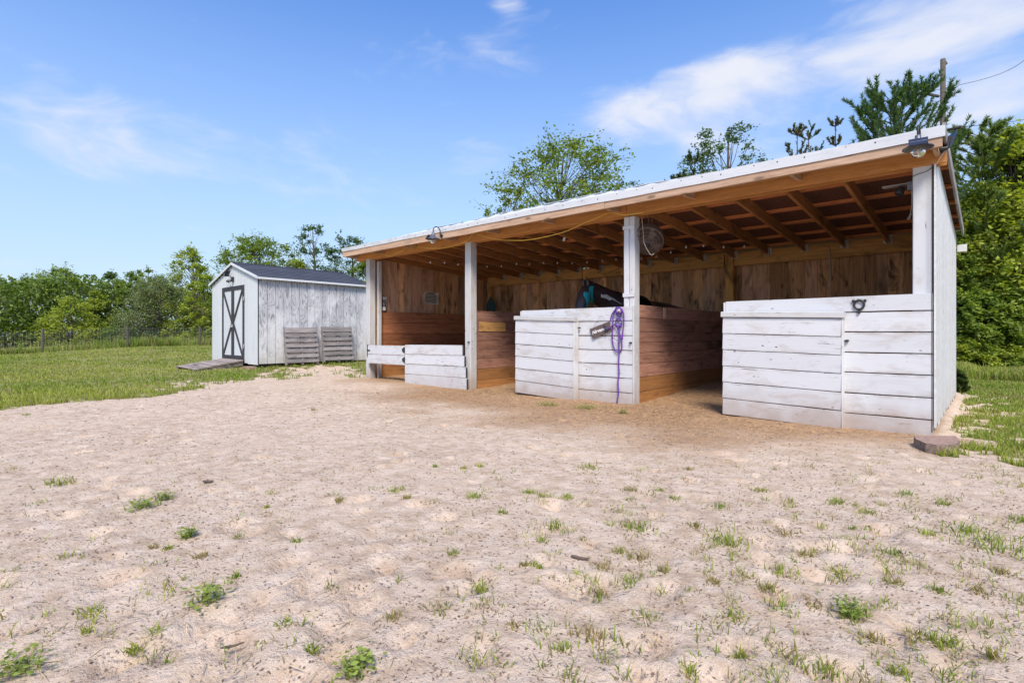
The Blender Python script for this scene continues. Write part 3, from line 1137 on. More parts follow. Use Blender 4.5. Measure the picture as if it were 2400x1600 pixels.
# purlins
for y in (6.34, 6.95, 7.65, 8.35, 9.05, 9.62):
    z = roof_z(y) + .019
    xa = -9.97
    while xa < -.32:
        xb = min(xa + random.uniform(2.6, 3.7), -.31)
        if -.31 - xb < .6: xb = -.31
        plank(barn, 'purlin', MAT['purlin'], (xa + .002, y, z + .0), (xb - .002, y, z), UY, .088, .036, .002)
        xa = xb
# underlay and metal sheets
NP = 11
xs0, xs1 = -9.985, -.302
mb = MB()
for i in range(5):
    a = 5.86 + (10.02 - 5.86) * i / 5; b = 5.86 + (10.02 - 5.86) * (i + 1) / 5
wpan = (xs1 - xs0) / NP


def bulge(x):
    t = (x - xs0) / (xs1 - xs0)
    return .085 * math.sin(math.pi * min(max(t * 1.06, 0), 1)) ** .8 + .004 * math.sin(x * 3.1) + .003 * math.sin(x * 7.7 + 1)


for i in range(NP):
    a = xs0 + wpan * i + .002; b = xs0 + wpan * (i + 1) - .002
    m2 = MB()
    z1, z2 = roof_z(6.0) + .040, roof_z(10.02) + .040
    m2.add([(a, 6.0, z1), (b, 6.0, z1), (b, 10.02, z2), (a, 10.02, z2), (a, 6.0, z1 + .006), (b, 6.0, z1 + .006), (b, 10.02, z2 + .006), (a, 10.02, z2 + .006)],
           [(0, 3, 2, 1), (4, 5, 6, 7), (0, 1, 5, 4), (1, 2, 6, 5), (2, 3, 7, 6), (3, 0, 4, 7)])
    m2.build('roof_underlay', MAT['deck'], barn)
    # ribbed metal sheet with a wavy front edge
    V, F = [], []
    nx, rows = 18, [(5.80, 0.0), (5.88, .30), (6.02, .75), (6.22, 1.0), (6.6, .85), (7.4, .45), (10.1, 0.02)]
    ph = random.uniform(0, 6)
    for (yy, bf) in rows:
        for j in range(nx + 1):
            xx = a + (b - a) * j / nx
            rib = .010 if (j % 6 in (2, 3)) else 0
            lift = (.006 * math.sin(xx * 5 + ph)) * bf
            V.append((xx, yy, roof_z(yy) + .052 - (.040 if yy < 5.85 else .026 if yy < 5.95 else 0) + bulge(xx) * bf + rib * min(1, bf + .15) + lift))
    n1 = len(V)
    V += [(v[0], v[1], v[2] + .003) for v in V]
    for r_ in range(len(rows) - 1):
        for j in range(nx):
            q = r_ * (nx + 1) + j
            F.append((q, q + nx + 1, q + nx + 2, q + 1))
            F.append((n1 + q, n1 + q + 1, n1 + q + nx + 2, n1 + q + nx + 1))
    for j in range(nx):
        F.append((j, j + 1, n1 + j + 1, n1 + j))
    m2 = MB(); m2.add(V, F)
    m2.build('roof_sheet', MAT['metal'], barn)
# loose upper sheets with dark gaps under the lifted edges
for (xa, xb, lift) in ((-9.3, -7.6, .012), (-7.7, -6.5, .02), (-6.35, -5.0, .016), (-5.1, -3.6, .022), (-3.75, -2.2, .016), (-2.15, -.7, .02)):
    V, F = [], []
    nx = 24
    for (yy, dz) in ((6.06, lift), (6.3, lift * .6), (7.0, .012)):
        for j in range(nx + 1):
            t = j / nx
            xx = xa + (xb - xa) * t
            bf = .82 if yy < 6.2 else (1.0 if yy < 6.5 else .65)
            e = math.sin(math.pi * t) ** .5 if yy < 6.5 else 1
            V.append((xx, yy, roof_z(yy) + .066 + bulge(xx) * bf + dz * e))
    n1 = len(V)
    V += [(v[0], v[1], v[2] + .003) for v in V]
    for r_ in range(2):
        for j in range(nx):
            q = r_ * (nx + 1) + j
            F.append((q, q + nx + 1, q + nx + 2, q + 1)); F.append((n1 + q, n1 + q + 1, n1 + q + nx + 2, n1 + q + nx + 1))
    for j in range(nx): F.append((j, j + 1, n1 + j + 1, n1 + j))
    m2 = MB(); m2.add(V, F); m2.build('roof_sheet', MAT['metal'], barn)
# white drip edge over the fascia
for (xa, xb) in ((-9.99, -6.9), (-6.91, -3.8), (-3.81, -.29)):
    V, F = [], []
    nx = 30
    for j in range(nx + 1):
        xx = xa + (xb - xa) * j / nx
        dr = .006 * math.sin(xx * 2.3) + .004 * math.sin(xx * 6.1)
        w = .052 + .03 * math.exp(-((xx + 1.8) / 2.6) ** 2)
        for (yy, zz) in ((5.806, 2.668 - w + dr * .5), (5.796, 2.683 + dr * .4), (5.84, 2.684), (5.804, 2.668 - w + dr * .5)):
            V.append((xx, yy, zz))
        V[-1] = (xx, 5.809, 2.668 - w + dr * .5)
    for j in range(nx):
        q = j * 4
        F += [(q, q + 4, q + 5, q + 1), (q + 1, q + 5, q + 6, q + 2), (q + 2, q + 6, q + 7, q + 3), (q + 3, q + 7, q + 4, q)]
    m2 = MB(); m2.add(V, F); m2.build('drip_edge', MAT['metal'], barn)
# rows of roof screws on the drip edge
for i in range(34):
    xx = -9.7 + i * .27 + random.uniform(-.05, .05)
    m2 = MB()
    m2.lathe([(.0, .006), (.007, .005), (.008, 0), (.008, -.004)], (xx, 5.803, 2.655 + .012 * math.sin(i * 2.2)), 7, (0, -1, 0))
    m2.build('roof_screw', MAT['black'], barn)
# fascia boards
for (xa, xb) in ((-9.98, -6.85), (-6.845, -3.665), (-3.66, -.31)):
    plank(barn, 'fascia_board', MAT['fascia'], (xa, 5.835, 2.578), (xb, 5.835, 2.578), UZ, .138, .038, seg=6, wob=.003)
# rake boards at both ends
plank(barn, 'rake_board', MAT['grey'], (-.302, 5.86, roof_z(5.86) + .0), (-.302, 10.02, roof_z(10.02) + .0), UZ, .12, .022)
plank(barn, 'rake_board', MAT['fascia'], (-9.972, 5.86, roof_z(5.86) - .03), (-9.972, 10.02, roof_z(10.02) - .03), UZ, .12, .022)
# header on the back wall
for (xa, xb) in ((-9.55, -6.62), (-6.45, -3.56), (-3.38, -.42)):
    plank(barn, 'header_board', MAT['header'], (xa, 9.64, 2.235), (xb, 9.64, 2.235), UZ, .23, .06, seg=4, wob=.002)
# back wall boards
x = BX0
while x < BX1 - .02:
    w = random.choice((.14, .19, .19, .24, .29))
    if x + w > BX1: w = BX1 - x
    plank(barn, 'wall_board', MAT['board'] if random.random() < .6 else MAT['board2'], (x + w / 2, 9.80 + random.uniform(-.003, .003), -.05), (x + w / 2, 9.80, 2.36), UX, w - .003, .022, .0015)
    x += w
# left end wall: vertical boards seen from inside
y = 6.29
while y < 9.78:
    w = random.choice((.14, .19, .19, .24, .24))
    w = min(w, 9.78 - y) if 9.78 - y > .08 else 9.79 - y
    plank(barn, 'wall_board', MAT['board2'] if random.random() < .6 else MAT['board'], (-9.54 + random.uniform(-.003, .003), y + w / 2, 0), (-9.54, y + w / 2, roof_z(y + w / 2) - .01), UY, w - .006, .022, .002)
    y += w
# outside skin of the left wall
plank(barn, 'wall_panel', MAT['white_side'], (-9.575, 8.05, .03), (-9.575, 8.05, 2.44), UY, 3.5, .012)
# horizontal kick planks
for i in range(6):
    plank(barn, 'kick_plank', MAT['kick3'] if i == 0 else MAT['kick'], (-9.505, 6.40, .118 + .232 * i), (-9.505, 9.60, .118 + .232 * i), UZ, .226, .038, .003, 4, .002)


def partition(xc, lv, mats):
    for i in range(len(lv) - 1):
        z0, z1 = lv[i], lv[i + 1]
        plank(barn, 'partition_plank', mats[i], (xc, 6.31, (z0 + z1) / 2), (xc, 9.60, (z0 + z1) / 2), UZ, z1 - z0 - .005, .038, .003, 4, .002)


LV = [-.04, .15, .342, .517, .66, .799, .941, 1.123, 1.297]
KM = [MAT['kick3'], MAT['kick3']] + [MAT['kick2']] * 6
partition(-3.455, LV, KM)
partition(-6.485, [-.04, .13, .32, .49, .65, .80, .95, 1.13, 1.31], KM)
for (xa, xb) in ((-9.46, -6.62), (-6.44, -3.56), (-3.40, -.44)):
    for i in range(7):
        plank(barn, 'kick_plank', MAT['kick2'] if i > 1 else MAT['kick3'], (xa, 9.60, .095 + .19 * i), (xb, 9.60, .095 + .19 * i), UZ, .184, .036, .003)
# right end wall, white ragged panels; stays three sheets wide
for i in range(3):
    ya = 6.14 + 1.245 * i; yb = ya + 1.24
    V, F = [], []
    n = 14
    for j in range(n + 1):
        yy = ya + (yb - ya) * j / n
        zb = .035 + .035 * random.random() + (.05 if j % 5 == 2 else 0)
        zt = roof_z(yy) - .07
        for xx in (-.386, -.372):
            V += [(xx, yy, zb), (xx, yy, zt)]
    for j in range(n):
        q = j * 4
        F += [(q, q + 1, q + 5, q + 4), (q + 2, q + 6, q + 7, q + 3), (q, q + 4, q + 6, q + 2), (q + 1, q + 3, q + 7, q + 5)]
    F += [(0, 2, 3, 1), (n * 4, n * 4 + 1, n * 4 + 3, n * 4 + 2)]
    m2 = MB(); m2.add(V, F)
    o = m2.build('side_panel', MAT['white_side'], barn)
    m3 = MB()
    for q in range(5):
        yy = ya + .2 + q * .2
        m3.box((-.3725, yy - .003, .08), (-.3705, yy + .003, 2.3))
    m3.build('groove_strip', MAT['white_dirty'], o)
# dark painted edge between side wall and front
plank(barn, 'corner_strip', MAT['darktrim'], (-.3985, 6.1285, .02), (-.3985, 6.1285, 2.45), UX, .006, .004, .001)


# front stall walls
def stall_wall(xa, xb, lv, m):
    for i in range(len(lv) - 1):
        z0, z1 = lv[i], lv[i + 1]
        plank(barn, 'front_plank', m, (xa + random.uniform(-.004, .004), 6.146, (z0 + z1) / 2), (xb - .002, 6.146, (z0 + z1) / 2), UZ, z1 - z0 - .011, .03, .002, 5, .002)


stall_wall(-2.25, -.392, [-.03, .13, .33, .535, .73, .93, 1.125, 1.285], MAT['white'])
stall_wall(-5.33, -3.44, [-.03, .145, .335, .515, .70, .89, 1.085, 1.275], MAT['white'])
plank(barn, 'end_cap', MAT['white'], (-5.345, 6.146, 0), (-5.345, 6.146, 1.26), UY, .05, .02)
plank(barn, 'end_cap', MAT['white'], (-2.262, 6.146, 0), (-2.262, 6.146, 1.27), UY, .05, .02)
plank(barn, 'end_cap', MAT['white'], (-3.432, 6.152, 0), (-3.432, 6.152, 1.28), UY, .04, .012)


# sliding doors: a frame with six planks and a cap board
def sliding_door(xa, xb, z0a, z0b, z1a, z1b, y, depth, name_label):
    fr = MB()
    fr.box((xa + .02, y + .022, (z0a + z0b) / 2 + .06), (xa + .12, y + depth, z1a - .05))
    fr.box((xb - .09, y + .022, z0b + .04), (xb - .012, y + depth, z1b - .05))
    d = fr.build('sliding_door', MAT['white_dirty'], barn)
    d['label'] = name_label
    n = 6
    for i in range(n):
        ta, tb = i / n, (i + 1) / n
        za0 = z0a + (z1a - .06 - z0a) * ta; za1 = z0a + (z1a - .06 - z0a) * tb
        zb0 = z0b + (z1b - .06 - z0b) * ta; zb1 = z0b + (z1b - .06 - z0b) * tb
        plank(d, 'door_plank', MAT['white'], (xa, y + .01, (za0 + za1) / 2), (xb - .014, y + .01, (zb0 + zb1) / 2), UZ, (za1 - za0 + zb1 - zb0) / 2 - .008, .022, .002, 5, .0015)
    plank(d, 'cap_board', MAT['white_dirty'], (xa - .015, y + .03, z1a - .028), (xb + .012, y + .03, z1b - .028), UZ, .06, .10, .006)
    plank(d, 'side_board', MAT['white'], (xb - .006, y + .055, z0b - .0), (xb - .006, y + .055, z1b - .06), UY, .11, .012)
    return d


sliding_door(-5.34, -4.266, .035, -.012, 1.185, 1.145, 5.995, .13, 'middle stall sliding door hanging slightly askew')
sliding_door(-2.247, -1.082, .010, -.025, 1.160, 1.125, 6.035, .09, 'right stall sliding door with wide cap board')
# rock-like sill below the right sliding door
plank(barn, 'sill', MAT['white_dirty'], (-2.2, 6.12, .0), (-1.2, 6.12, -.02), UZ, .10, .05, .012, 8, .008)

# folding low gate of stall one
gate = MB()
gate.box((-9.44, 6.10, .36), (-9.39, 6.125, .66))
g = gate.build('gate_frame', MAT['white_dirty'], barn)
yg = 6.085
for (z0, z1) in ((.325, .505), (.512, .690)):
    plank(barn, 'gate_plank', MAT['white'], (-9.44, yg, (z0 + z1) / 2), (-8.20, yg, (z0 + z1) / 2 + .004), UZ, z1 - z0, .024, .003, 3, .001)
gd = MB()
gd.box((-8.14, yg + .012, .02), (-8.06, yg + .035, .68)); gd.box((-6.75, yg + .012, .02), (-6.66, yg + .035, .70))
gd = gd.build('low_gate', MAT['white_dirty'], barn)
gd['label'] = 'low white gate of four planks, its right side dirty'
ends = (-6.50, -6.52, -6.555, -6.60)
for i, (z0, z1) in enumerate(((-.025, .165), (.172, .35), (.357, .535), (.542, .715))):
    mm = MAT['white_mould'] if i < 2 else MAT['white']
    o = plank(gd, 'gate_plank', mm, (-8.185 if i > 1 else -8.19, yg - .004, (z0 + z1) / 2), (ends[i], yg - .004, (z0 + z1) / 2 + .012), UZ, z1 - z0, .024, .003, 3, .001)
m2 = MB()
for i in range(4):
    z0 = (-.02, .172, .357, .545)[i]
    m2.box((ends[i] + .001, yg - .014, z0 + .012), (ends[i] + .014, yg + .012, z0 + .182))
m2.build('gate_edge', MAT['darktrim'], gd)


def strap(cx, cz, w, h, par, y=6.068):
    m2 = MB()
    m2.box((cx - w * .12, y - .004, cz - h / 2), (cx + w * .22, y + .002, cz + h / 2))
    m2.add([(cx - w * .12, y - .003, cz + h * .42), (cx - w * .62, y - .003, cz + h * .2), (cx - w * .62, y - .003, cz - h * .2), (cx - w * .12, y - .003, cz - h * .42),
            (cx - w * .12, y + .002, cz + h * .42), (cx - w * .62, y + .002, cz + h * .2), (cx - w * .62, y + .002, cz - h * .2), (cx - w * .12, y + .002, cz - h * .42)],
           [(0, 1, 2, 3), (7, 6, 5, 4), (0, 4, 5, 1), (1, 5, 6, 2), (2, 6, 7, 3)])
    m2.tube([(cx + w * .22, y - .006, cz - h / 2), (cx + w * .22, y - .006, cz + h / 2)], .007, 7)
    return m2.build('hinge', MAT['black'], par)


strap(-8.215, .615, .10, .11, gd)
strap(-8.21, .43, .10, .11, gd)
m2 = MB()
m2.box((-9.545, 6.118, .46), (-9.475, 6.128, .70))
m2.tube([(-9.47, 6.11, .46), (-9.47, 6.11, .70)], .012, 8)
m2.box((-9.44, 6.06, .575), (-9.36, 6.072, .60))
m2.build('hinge', MAT['black'], barn)

# door bolts
for (x, z, y) in ((-4.245, 1.0, 6.10), (-3.46, .80, 6.12), (-1.06, .845, 6.115), (-6.50, .78, 6.12)):
    m2 = MB()
    m2.tube([(x - .018, y - .010, z), (x + .018, y - .010, z)], .005, 8)
    m2.tube([(x + .006, y - .010, z), (x + .006, y - .03, z - .014)], .004, 6)
    m2.box((x - .014, y - .005, z - .010), (x + .016, y + .008, z + .010))
    m2.build('door_bolt', MAT['black'], barn)

# patched yellow board on the first partition
plank(barn, 'patch_board', MAT['header'], (-6.462, 6.33, 1.04), (-6.462, 6.98, 1.04), UZ, .165, .012)
plank(barn, 'patch_board', MAT['board2'], (-3.425, 6.98, 1.205), (-3.425, 7.05, 1.205), UZ, .16, .012)
# gutter end
m2 = MB()
m2.box((-.365, 10.0, 2.10), (-.26, 10.13, 2.20))
m2.build('gutter_end', MAT['plastic'], barn)

# ------------------------------------------------------------------ things hung on the barn
def gooseneck(x, label, panel_dir):
    t = thing('barn_lamp', label, 'lamp', (x, 5.815, 2.56), 'gooseneck lamps on the roof edge')
    m2 = MB()
    pts = [(x, 5.80, 2.555), (x, 5.775, 2.60)]
    for i in range(11):
        a = math.pi * i / 10
        pts.append((x, 5.705 + .075 * math.cos(a), 2.615 + .075 * math.sin(a)))
    pts.append((x, 5.63, 2.575))
    m2.tube(catmull(pts, 2), .0085, 8)
    m2.build('arm', MAT['black'], t, True)
    m2 = MB(); m2.lathe([(.0, -.002), (.03, 0), (.03, .012), (.0, .014)], (x, 5.815, 2.555), 14, (0, -1, 0))
    m2.build('wall_plate', MAT['black'], t)
    m2 = MB()
    m2.lathe([(.012, .115), (.022, .11), (.022, .085), (.03, .075), (.042, .055), (.07, .03), (.108, .008), (.110, 0), (.104, .003), (.066, .025), (.03, .05), (.0, .055)], (x, 5.63, 2.475), 24)
    m2.build('shade', MAT['lampgrey'], t, True)
    m2 = MB()
    m2.lathe([(.03, .012), (.045, -.005), (.054, -.03), (.048, -.055), (.03, -.07), (.0, -.076)], (x, 5.63, 2.475), 18)
    m2.build('glass_globe', MAT['glass'], t, True)
    m2 = MB()
    m2.lathe([(.008, .02), (.012, -.01), (.018, -.03), (.010, -.048), (.0, -.052)], (x, 5.63, 2.475), 12)
    m2.build('bulb', MAT['paper'], t, True)
    d = Vector(panel_dir)
    side = Vector((-d.y, d.x, 0)).normalized()
    up = (UZ * .75 - d * .6).normalized()
    c = Vector((x, 5.63, 2.508)) + d * .085
    n = side.cross(up)
    vs = []
    for s in (-.006, .006):
        for (a, b) in ((-1, -1), (1, -1), (1, 1), (-1, 1)):
            vs.append(c + side * .065 * a + up * .042 * b + n * s)
    m2 = MB(); m2.add(vs, [(0, 3, 2, 1), (4, 5, 6, 7), (0, 1, 5, 4), (1, 2, 6, 5), (2, 3, 7, 6), (3, 0, 4, 7)])
    pn = m2.build('solar_panel', MAT['solar'], t)
    sg = -1 if n.dot(d) < 0 else 1
    m2 = MB()
    m2.add([c + side * a + up * b + n * .0075 * sg for a, b in ((-.06, -.001), (.06, -.001), (.06, .001), (-.06, .001))], [(0, 1, 2, 3)])
    m2.build('cell_line', MAT['steel'], pn)


gooseneck(-6.83, 'gooseneck solar barn lamp on the roof edge above the left and middle posts', (-.85, -.5, 0))
gooseneck(-.46, 'gooseneck solar barn lamp at the right corner of the roof edge', (.1, -1, 0))

# solar panel on the right corner
t = thing('solar_panel_light', 'small black solar panel sticking out from the right roof corner', 'solar panel', (-.30, 6.05, 2.57))
c = at_d(2224, 333, 4.72)
mm = Matrix.Translation(c) @ Matrix.Rotation(R(35), 4, 'Z') @ Matrix.Rotation(R(-62), 4, 'Y') @ Matrix.Rotation(R(12), 4, 'Z')
m2 = MB(); m2.box((-.085, -.055, -.008), (.085, .055, .008))
put('panel', m2.mesh('panel'), MAT['solar'], t, mm)
m2 = MB(); m2.tube([(-.36, 6.0, 2.535), (-.29, 6.03, 2.545), tuple(c)], .014, 8); m2.build('bracket', MAT['black'], t)

# white wire hanging from it
m2 = MB()
m2.tube(catmull([at_d(2217, 350, 4.75), at_d(2212, 358, 4.74), at_d(2205, 368, 4.72), at_y(2196, 384, 6.11)], 5), .0028, 5)
tag(m2.build('wire', MAT['plastic']), 'thin white wire running from the corner solar panel to the wall', 'wire')
m2 = MB()
m2.tube(catmull([at_y(2186, 392, 6.155), at_y(2170, 402, 6.155), at_y(2150, 409, 6.155), at_y(2138, 415, 6.155), at_y(2136, 425, 6.2)], 5), .003, 5)
tag(m2.build('cable', MAT['black']), 'thin black cable wrapped round the top of the right post', 'cable')

# security light inside
t = thing('security_light', 'dark twin-head security light inside the right post below the beam', 'light', (-.56, 6.36, 2.33))
m2 = MB(); m2.box((-.60, 6.33, 2.29), (-.545, 6.40, 2.37)); m2.build('mount', MAT['lampgrey'], t)
for s in (-1, 1):
    c = Vector((-.66, 6.365 + s * .028, 2.29))
    m2 = MB(); m2.lathe([(.012, .05), (.026, .035), (.032, 0), (.034, -.028), (.026, -.03), (.0, -.02)], c, 14, Vector((.35, .2 * -s, .9)))
    m2.build('lamp_head', MAT['black'], t, True)
m2 = MB(); m2.box((-.80, 6.33, 2.352), (-.60, 6.42, 2.362)); m2.build('visor', MAT['grey'], t)

# frayed cord hanging beside the right post
m2 = MB()
pts = [at_y(2136, 430, 6.30), at_y(2137, 470, 6.30), at_y(2135, 495, 6.30), at_y(2131, 507, 6.30), at_y(2127, 511, 6.30), at_y(2131, 514, 6.30), at_y(2136, 500, 6.30)]
m2.tube(catmull(pts, 5), .004, 5)
tag(m2.build('rope', MAT['twine'], smooth=True), 'short tan cord with a looped end hanging beside the right post', 'cord')
# tapered frayed twine at the back
m2 = MB()
m2.tube([at_y(1944, 578, 9.45), at_y(1945, 592, 9.45), at_y(1946, 630, 9.45), at_y(1947, 660, 9.45), at_y(1947, 686, 9.45)], [.003, .014, .02, .016, .003], 6)
tag(m2.build('rope', MAT['twine'], smooth=True), 'frayed pale rope end hanging in front of the back wall of the right stall', 'rope')

# yellow extension cord draped under the eave
def cpx(sx, sy, s, ox, oy, y):
    return at_y(ox + sx / s, oy + sy / s, y)


pts = [cpx(a, b, 5.227, 780, 480, 5.97) for a, b in ((640, 628), (740, 618), (870, 550), (945, 510), (975, 508), (1150, 530), (1280, 534), (1400, 522), (1620, 455), (1700, 375), (1745, 352), (1880, 395), (2080, 432), (2340, 437))]
pts += [cpx(a, b, 3.92, 1150, 450, 5.97) for a, b in ((150, 443), (350, 440), (650, 375), (850, 290), (970, 240), (1060, 202), (1120, 192), (1220, 210), (1350, 198), (1400, 190))]
m2 = MB(); m2.tube(catmull(pts, 5), .0045, 6)
tag(m2.build('extension_cord', MAT['yellow'], smooth=True), 'yellow extension cord sagging below the eave between the posts', 'cord')

# string of small bulbs under the rafters
t = thing('string_lights', 'string of small clear bulbs running under the rafters', 'string lights', (-6, 8, 2.3))
bp = [(1008.6, 615), (1042, 615.6), (1073.7, 619.6), (1141.6, 624.5), (1175, 623.5), (1210.5, 618.7), (1240.5, 619), (1274, 616.3), (1306.4, 616), (1340.8, 617), (1375.8, 614.5), (1412, 611), (1444, 608),
      (1503.3, 606), (1538, 601), (1572, 591.6), (1608, 579), (1648.7, 576), (1695.9, 579), (1744.4, 577.6)]
bps = [at_z(a, b, 2.235) for a, b in bp]
for p in bps: p.y = min(p.y, 9.3)
m2 = MB()
cp = []
for i, p in enumerate(bps):
    cp.append(p + UZ * .028)
    if i < len(bps) - 1: cp.append((p + bps[i + 1]) / 2 + UZ * .012)
m2.tube(cp, .0022, 5); m2.build('cable', MAT['black'], t)
b0 = None
for p in bps:
    if b0 is None:
        m2 = MB(); m2.lathe([(.005, .02), (.006, .01), (.013, -.004), (.012, -.014), (0, -.02)], (0, 0, 0), 9); b0 = m2.mesh('bulb', True); b0.materials.append(MAT['plastic'])
    put('bulb', b0, None, t, Matrix.Translation(p))

# two paper tags on strings
for (px, py, Zd, lab, ln) in ((1322, 561, 8.1, 'small white paper tag hanging under the rafters left of the middle post', .12), (1528, 543, 6.95, 'small cream tag hanging on a string in front of the round fan', .22)):
    p = at_d(px, py, Zd)
    t = thing('hanging_tag', lab, 'tag', p)
    mm = Matrix.Translation(p) @ Matrix.Rotation(YAW, 4, 'Z') @ Matrix.Rotation(R(18), 4, 'Y')
    m2 = MB(); m2.box((-.016, -.003, -.028), (.016, .003, .028)); put('card', m2.mesh('card'), MAT['plastic'], t, mm)
    m2 = MB(); m2.tube([p + UZ * .028, p + UZ * (.028 + ln)], .002, 4); m2.build('string', MAT['twine'], t)

# round fan
fc = at_d(1517, 566, 7.0)
ax = Vector((.25, -.62, -.62)).normalized()
t = thing('drum_fan', 'round dusty wire-cage fan hanging from the rafters behind the middle post', 'fan', fc)
m2 = MB()
NR = 14
u = ax.orthogonal().normalized(); w = ax.cross(u)


def fanp(r, a, h): return fc + ax * h + (u * math.cos(a) + w * math.sin(a)) * r


for r_, h in ((.205, 0), (.17, .05), (.13, .068), (.09, .078), (.05, .085)):
    m2.tube([fanp(r_, 2 * math.pi * k / 28, h) for k in range(29)], .0035 if r_ < .2 else .008, 5, False)
for k in range(64):
    a = 2 * math.pi * k / 64
    m2.tube([fanp(.205, a, 0), fanp(.17, a, .05), fanp(.05, a, .085)], .0016, 3, False)
m2.build('grille', MAT['fan'], t)
m2 = MB(); m2.lathe([(0, .095), (.045, .093), (.05, .085), (.05, .02), (.0, .02)], fc, 18, ax); m2.build('hub', MAT['black'], t, True)
for k in range(4):
    a = k * math.pi / 2
    vs = [fanp(.04, a - .3, .02), fanp(.18, a - .28, .035), fanp(.19, a + .25, -.01), fanp(.04, a + .35, .0)]
    vs += [v + ax * .003 for v in vs]
    m2 = MB(); m2.add(vs, [(0, 1, 2, 3), (7, 6, 5, 4), (0, 4, 5, 1), (1, 5, 6, 2), (2, 6, 7, 3), (3, 7, 4, 0)])
    m2.build('blade', MAT['fan'], t)
m2 = MB(); m2.lathe([(.205, 0), (.205, -.12), (.16, -.16), (0, -.17)], fc, 28, ax); m2.build('drum', MAT['fan'], t, True)
m2 = MB()
m2.tube(catmull([at_d(1504, 508, 6.85), at_d(1507, 540, 6.8), at_d(1510, 570, 6.75), at_d(1520, 590, 6.72), at_d(1527, 598, 6.7), at_d(1533, 594, 6.7)], 5), .005, 6)
m2.build('power_cord', MAT['twine'], t)
m2 = MB(); m2.tube([fanp(.2, .3, -.05), fc + Vector((.02, .05, .47))], .003, 4); m2.tube([fanp(.2, 2.6, -.05), fc + Vector((-.05, .05, .47))], .003, 4); m2.build('chain', MAT['steel'], t)

# purple halter and lead rope on the middle stall
YH = 6.118


def hp(a, b, y=YH): return at_y(1150 + a / 3.92, 650 + b / 3.92, y)


t = thing('rope_halter', 'purple rope halter and long lead rope hanging on the middle stall wall', 'halter', hp(1170, 290))
m2 = MB()
for pts, y in (
    ([(1150, 290), (1130, 330), (1122, 420), (1118, 520), (1120, 600), (1145, 670), (1180, 688), (1205, 650), (1200, 570), (1180, 500), (1165, 470)], 6.11),
    ([(1148, 300), (1160, 345), (1190, 385), (1205, 420), (1195, 450), (1170, 465), (1150, 440), (1152, 400), (1175, 370), (1200, 330), (1195, 290)], 6.10),
    ([(1205, 290), (1222, 340), (1222, 430), (1212, 520), (1210, 570)], 6.105),
    ([(1170, 470), (1150, 430), (1125, 440), (1085, 470), (1055, 475)], 6.095),
    ([(1140, 300), (1110, 350), (1100, 405)], 6.10),
    ([(1145, 285), (1165, 275), (1190, 280), (1212, 300), (1205, 325), (1180, 335), (1158, 320), (1150, 295)], 6.085),
    ([(1150, 295), (1170, 288), (1195, 292), (1208, 312), (1190, 330)], 6.075),
    ([(1165, 375), (1148, 405), (1155, 440), (1180, 445), (1200, 420), (1195, 385), (1170, 375)], 6.09),
):
    m2.tube(catmull([hp(a, b, y) for a, b in pts], 5), .0085, 6)
m2.build('halter', MAT['purple'], t, True)
m2 = MB()
m2.tube(catmull([hp(a, b, 6.10) for a, b in ((1175, 450), (1180, 540), (1178, 600), (1180, 680), (1176, 800), (1180, 880), (1170, 960), (1175, 1060), (1164, 1120), (1160, 1172))], 5), .0095, 6)
m2.build('lead_rope', MAT['purple'], t, True)
for (a, b) in ((1170, 460), (1178, 598), (1060, 472), (1125, 437), (1192, 445)):
    m2 = MB(); m2.lathe([(0, .016), (.012, .012), (.016, 0), (.012, -.012), (0, -.016)], hp(a, b, 6.09), 8); m2.build('knot', MAT['purple'], t, True)
m2 = MB(); m2.tube([hp(1040, 440, 6.10), hp(1062, 480, 6.09), hp(1070, 500, 6.09)], [.012, .02, .01], 8); m2.tube([hp(1085, 510, 6.1), hp(1110, 545, 6.1), hp(1175, 590, 6.095)], .003, 5); m2.build('snap_clip', MAT['black'], t)
# hook peg
m2 = MB(); m2.tube([hp(1180, 300, 6.13), hp(1180, 300, 6.06)], .016, 10); m2.build('peg', MAT['white_dirty'], t)

# name plaque
t = thing('name_plaque', 'small brown wooden name plaque hanging askew beside the purple halter', 'plaque', hp(1010, 480))
q = [hp(912, 475, 6.118), hp(1090, 405, 6.118), hp(1112, 490, 6.118), hp(942, 562, 6.118)]
m2 = MB(); vs = q + [v - UY * .012 for v in q]
m2.add(vs, [(3, 2, 1, 0), (4, 5, 6, 7), (0, 1, 5, 4), (1, 2, 6, 5), (2, 3, 7, 6), (3, 0, 4, 7)])
m2.build('board', MAT['plaque'], t)
m2 = MB(); m2.tube([hp(943, 455, 6.108), hp(1012, 350, 6.108), hp(1068, 412, 6.108)], .0016, 4); m2.build('hanging_wire', MAT['black'], t)


def text_obj(body, size, Mw, m, par, name='lettering', shear=0.0, bold=.0):
    cu = bpy.data.curves.new(name, 'FONT')
    cu.body = body; cu.size = size; cu.align_x = 'CENTER'; cu.align_y = 'CENTER'
    cu.extrude = .0008; cu.shear = shear; cu.offset = bold
    o = bpy.data.objects.new('tmp', cu)
    C.objects.link(o)
    dg = bpy.context.evaluated_depsgraph_get()
    me = bpy.data.meshes.new_from_object(o.evaluated_get(dg))
    bpy.data.objects.remove(o)
    me.name = name
    me.materials.clear()
    return put(name, me, m, par, Mw)


bx = (q[1] - q[0]).normalized()
cen = (q[0] + q[1] + q[2] + q[3]) / 4
Mx = Matrix.Translation(cen - UY * .014 - bx * .036) @ Matrix((bx, Vector((-bx.z, 0, bx.x)), Vector((0, -1, 0)))).transposed().to_4x4()
text_obj('Nirvana', .064, Mx, MAT['ink'], t, shear=.3, bold=.0016)

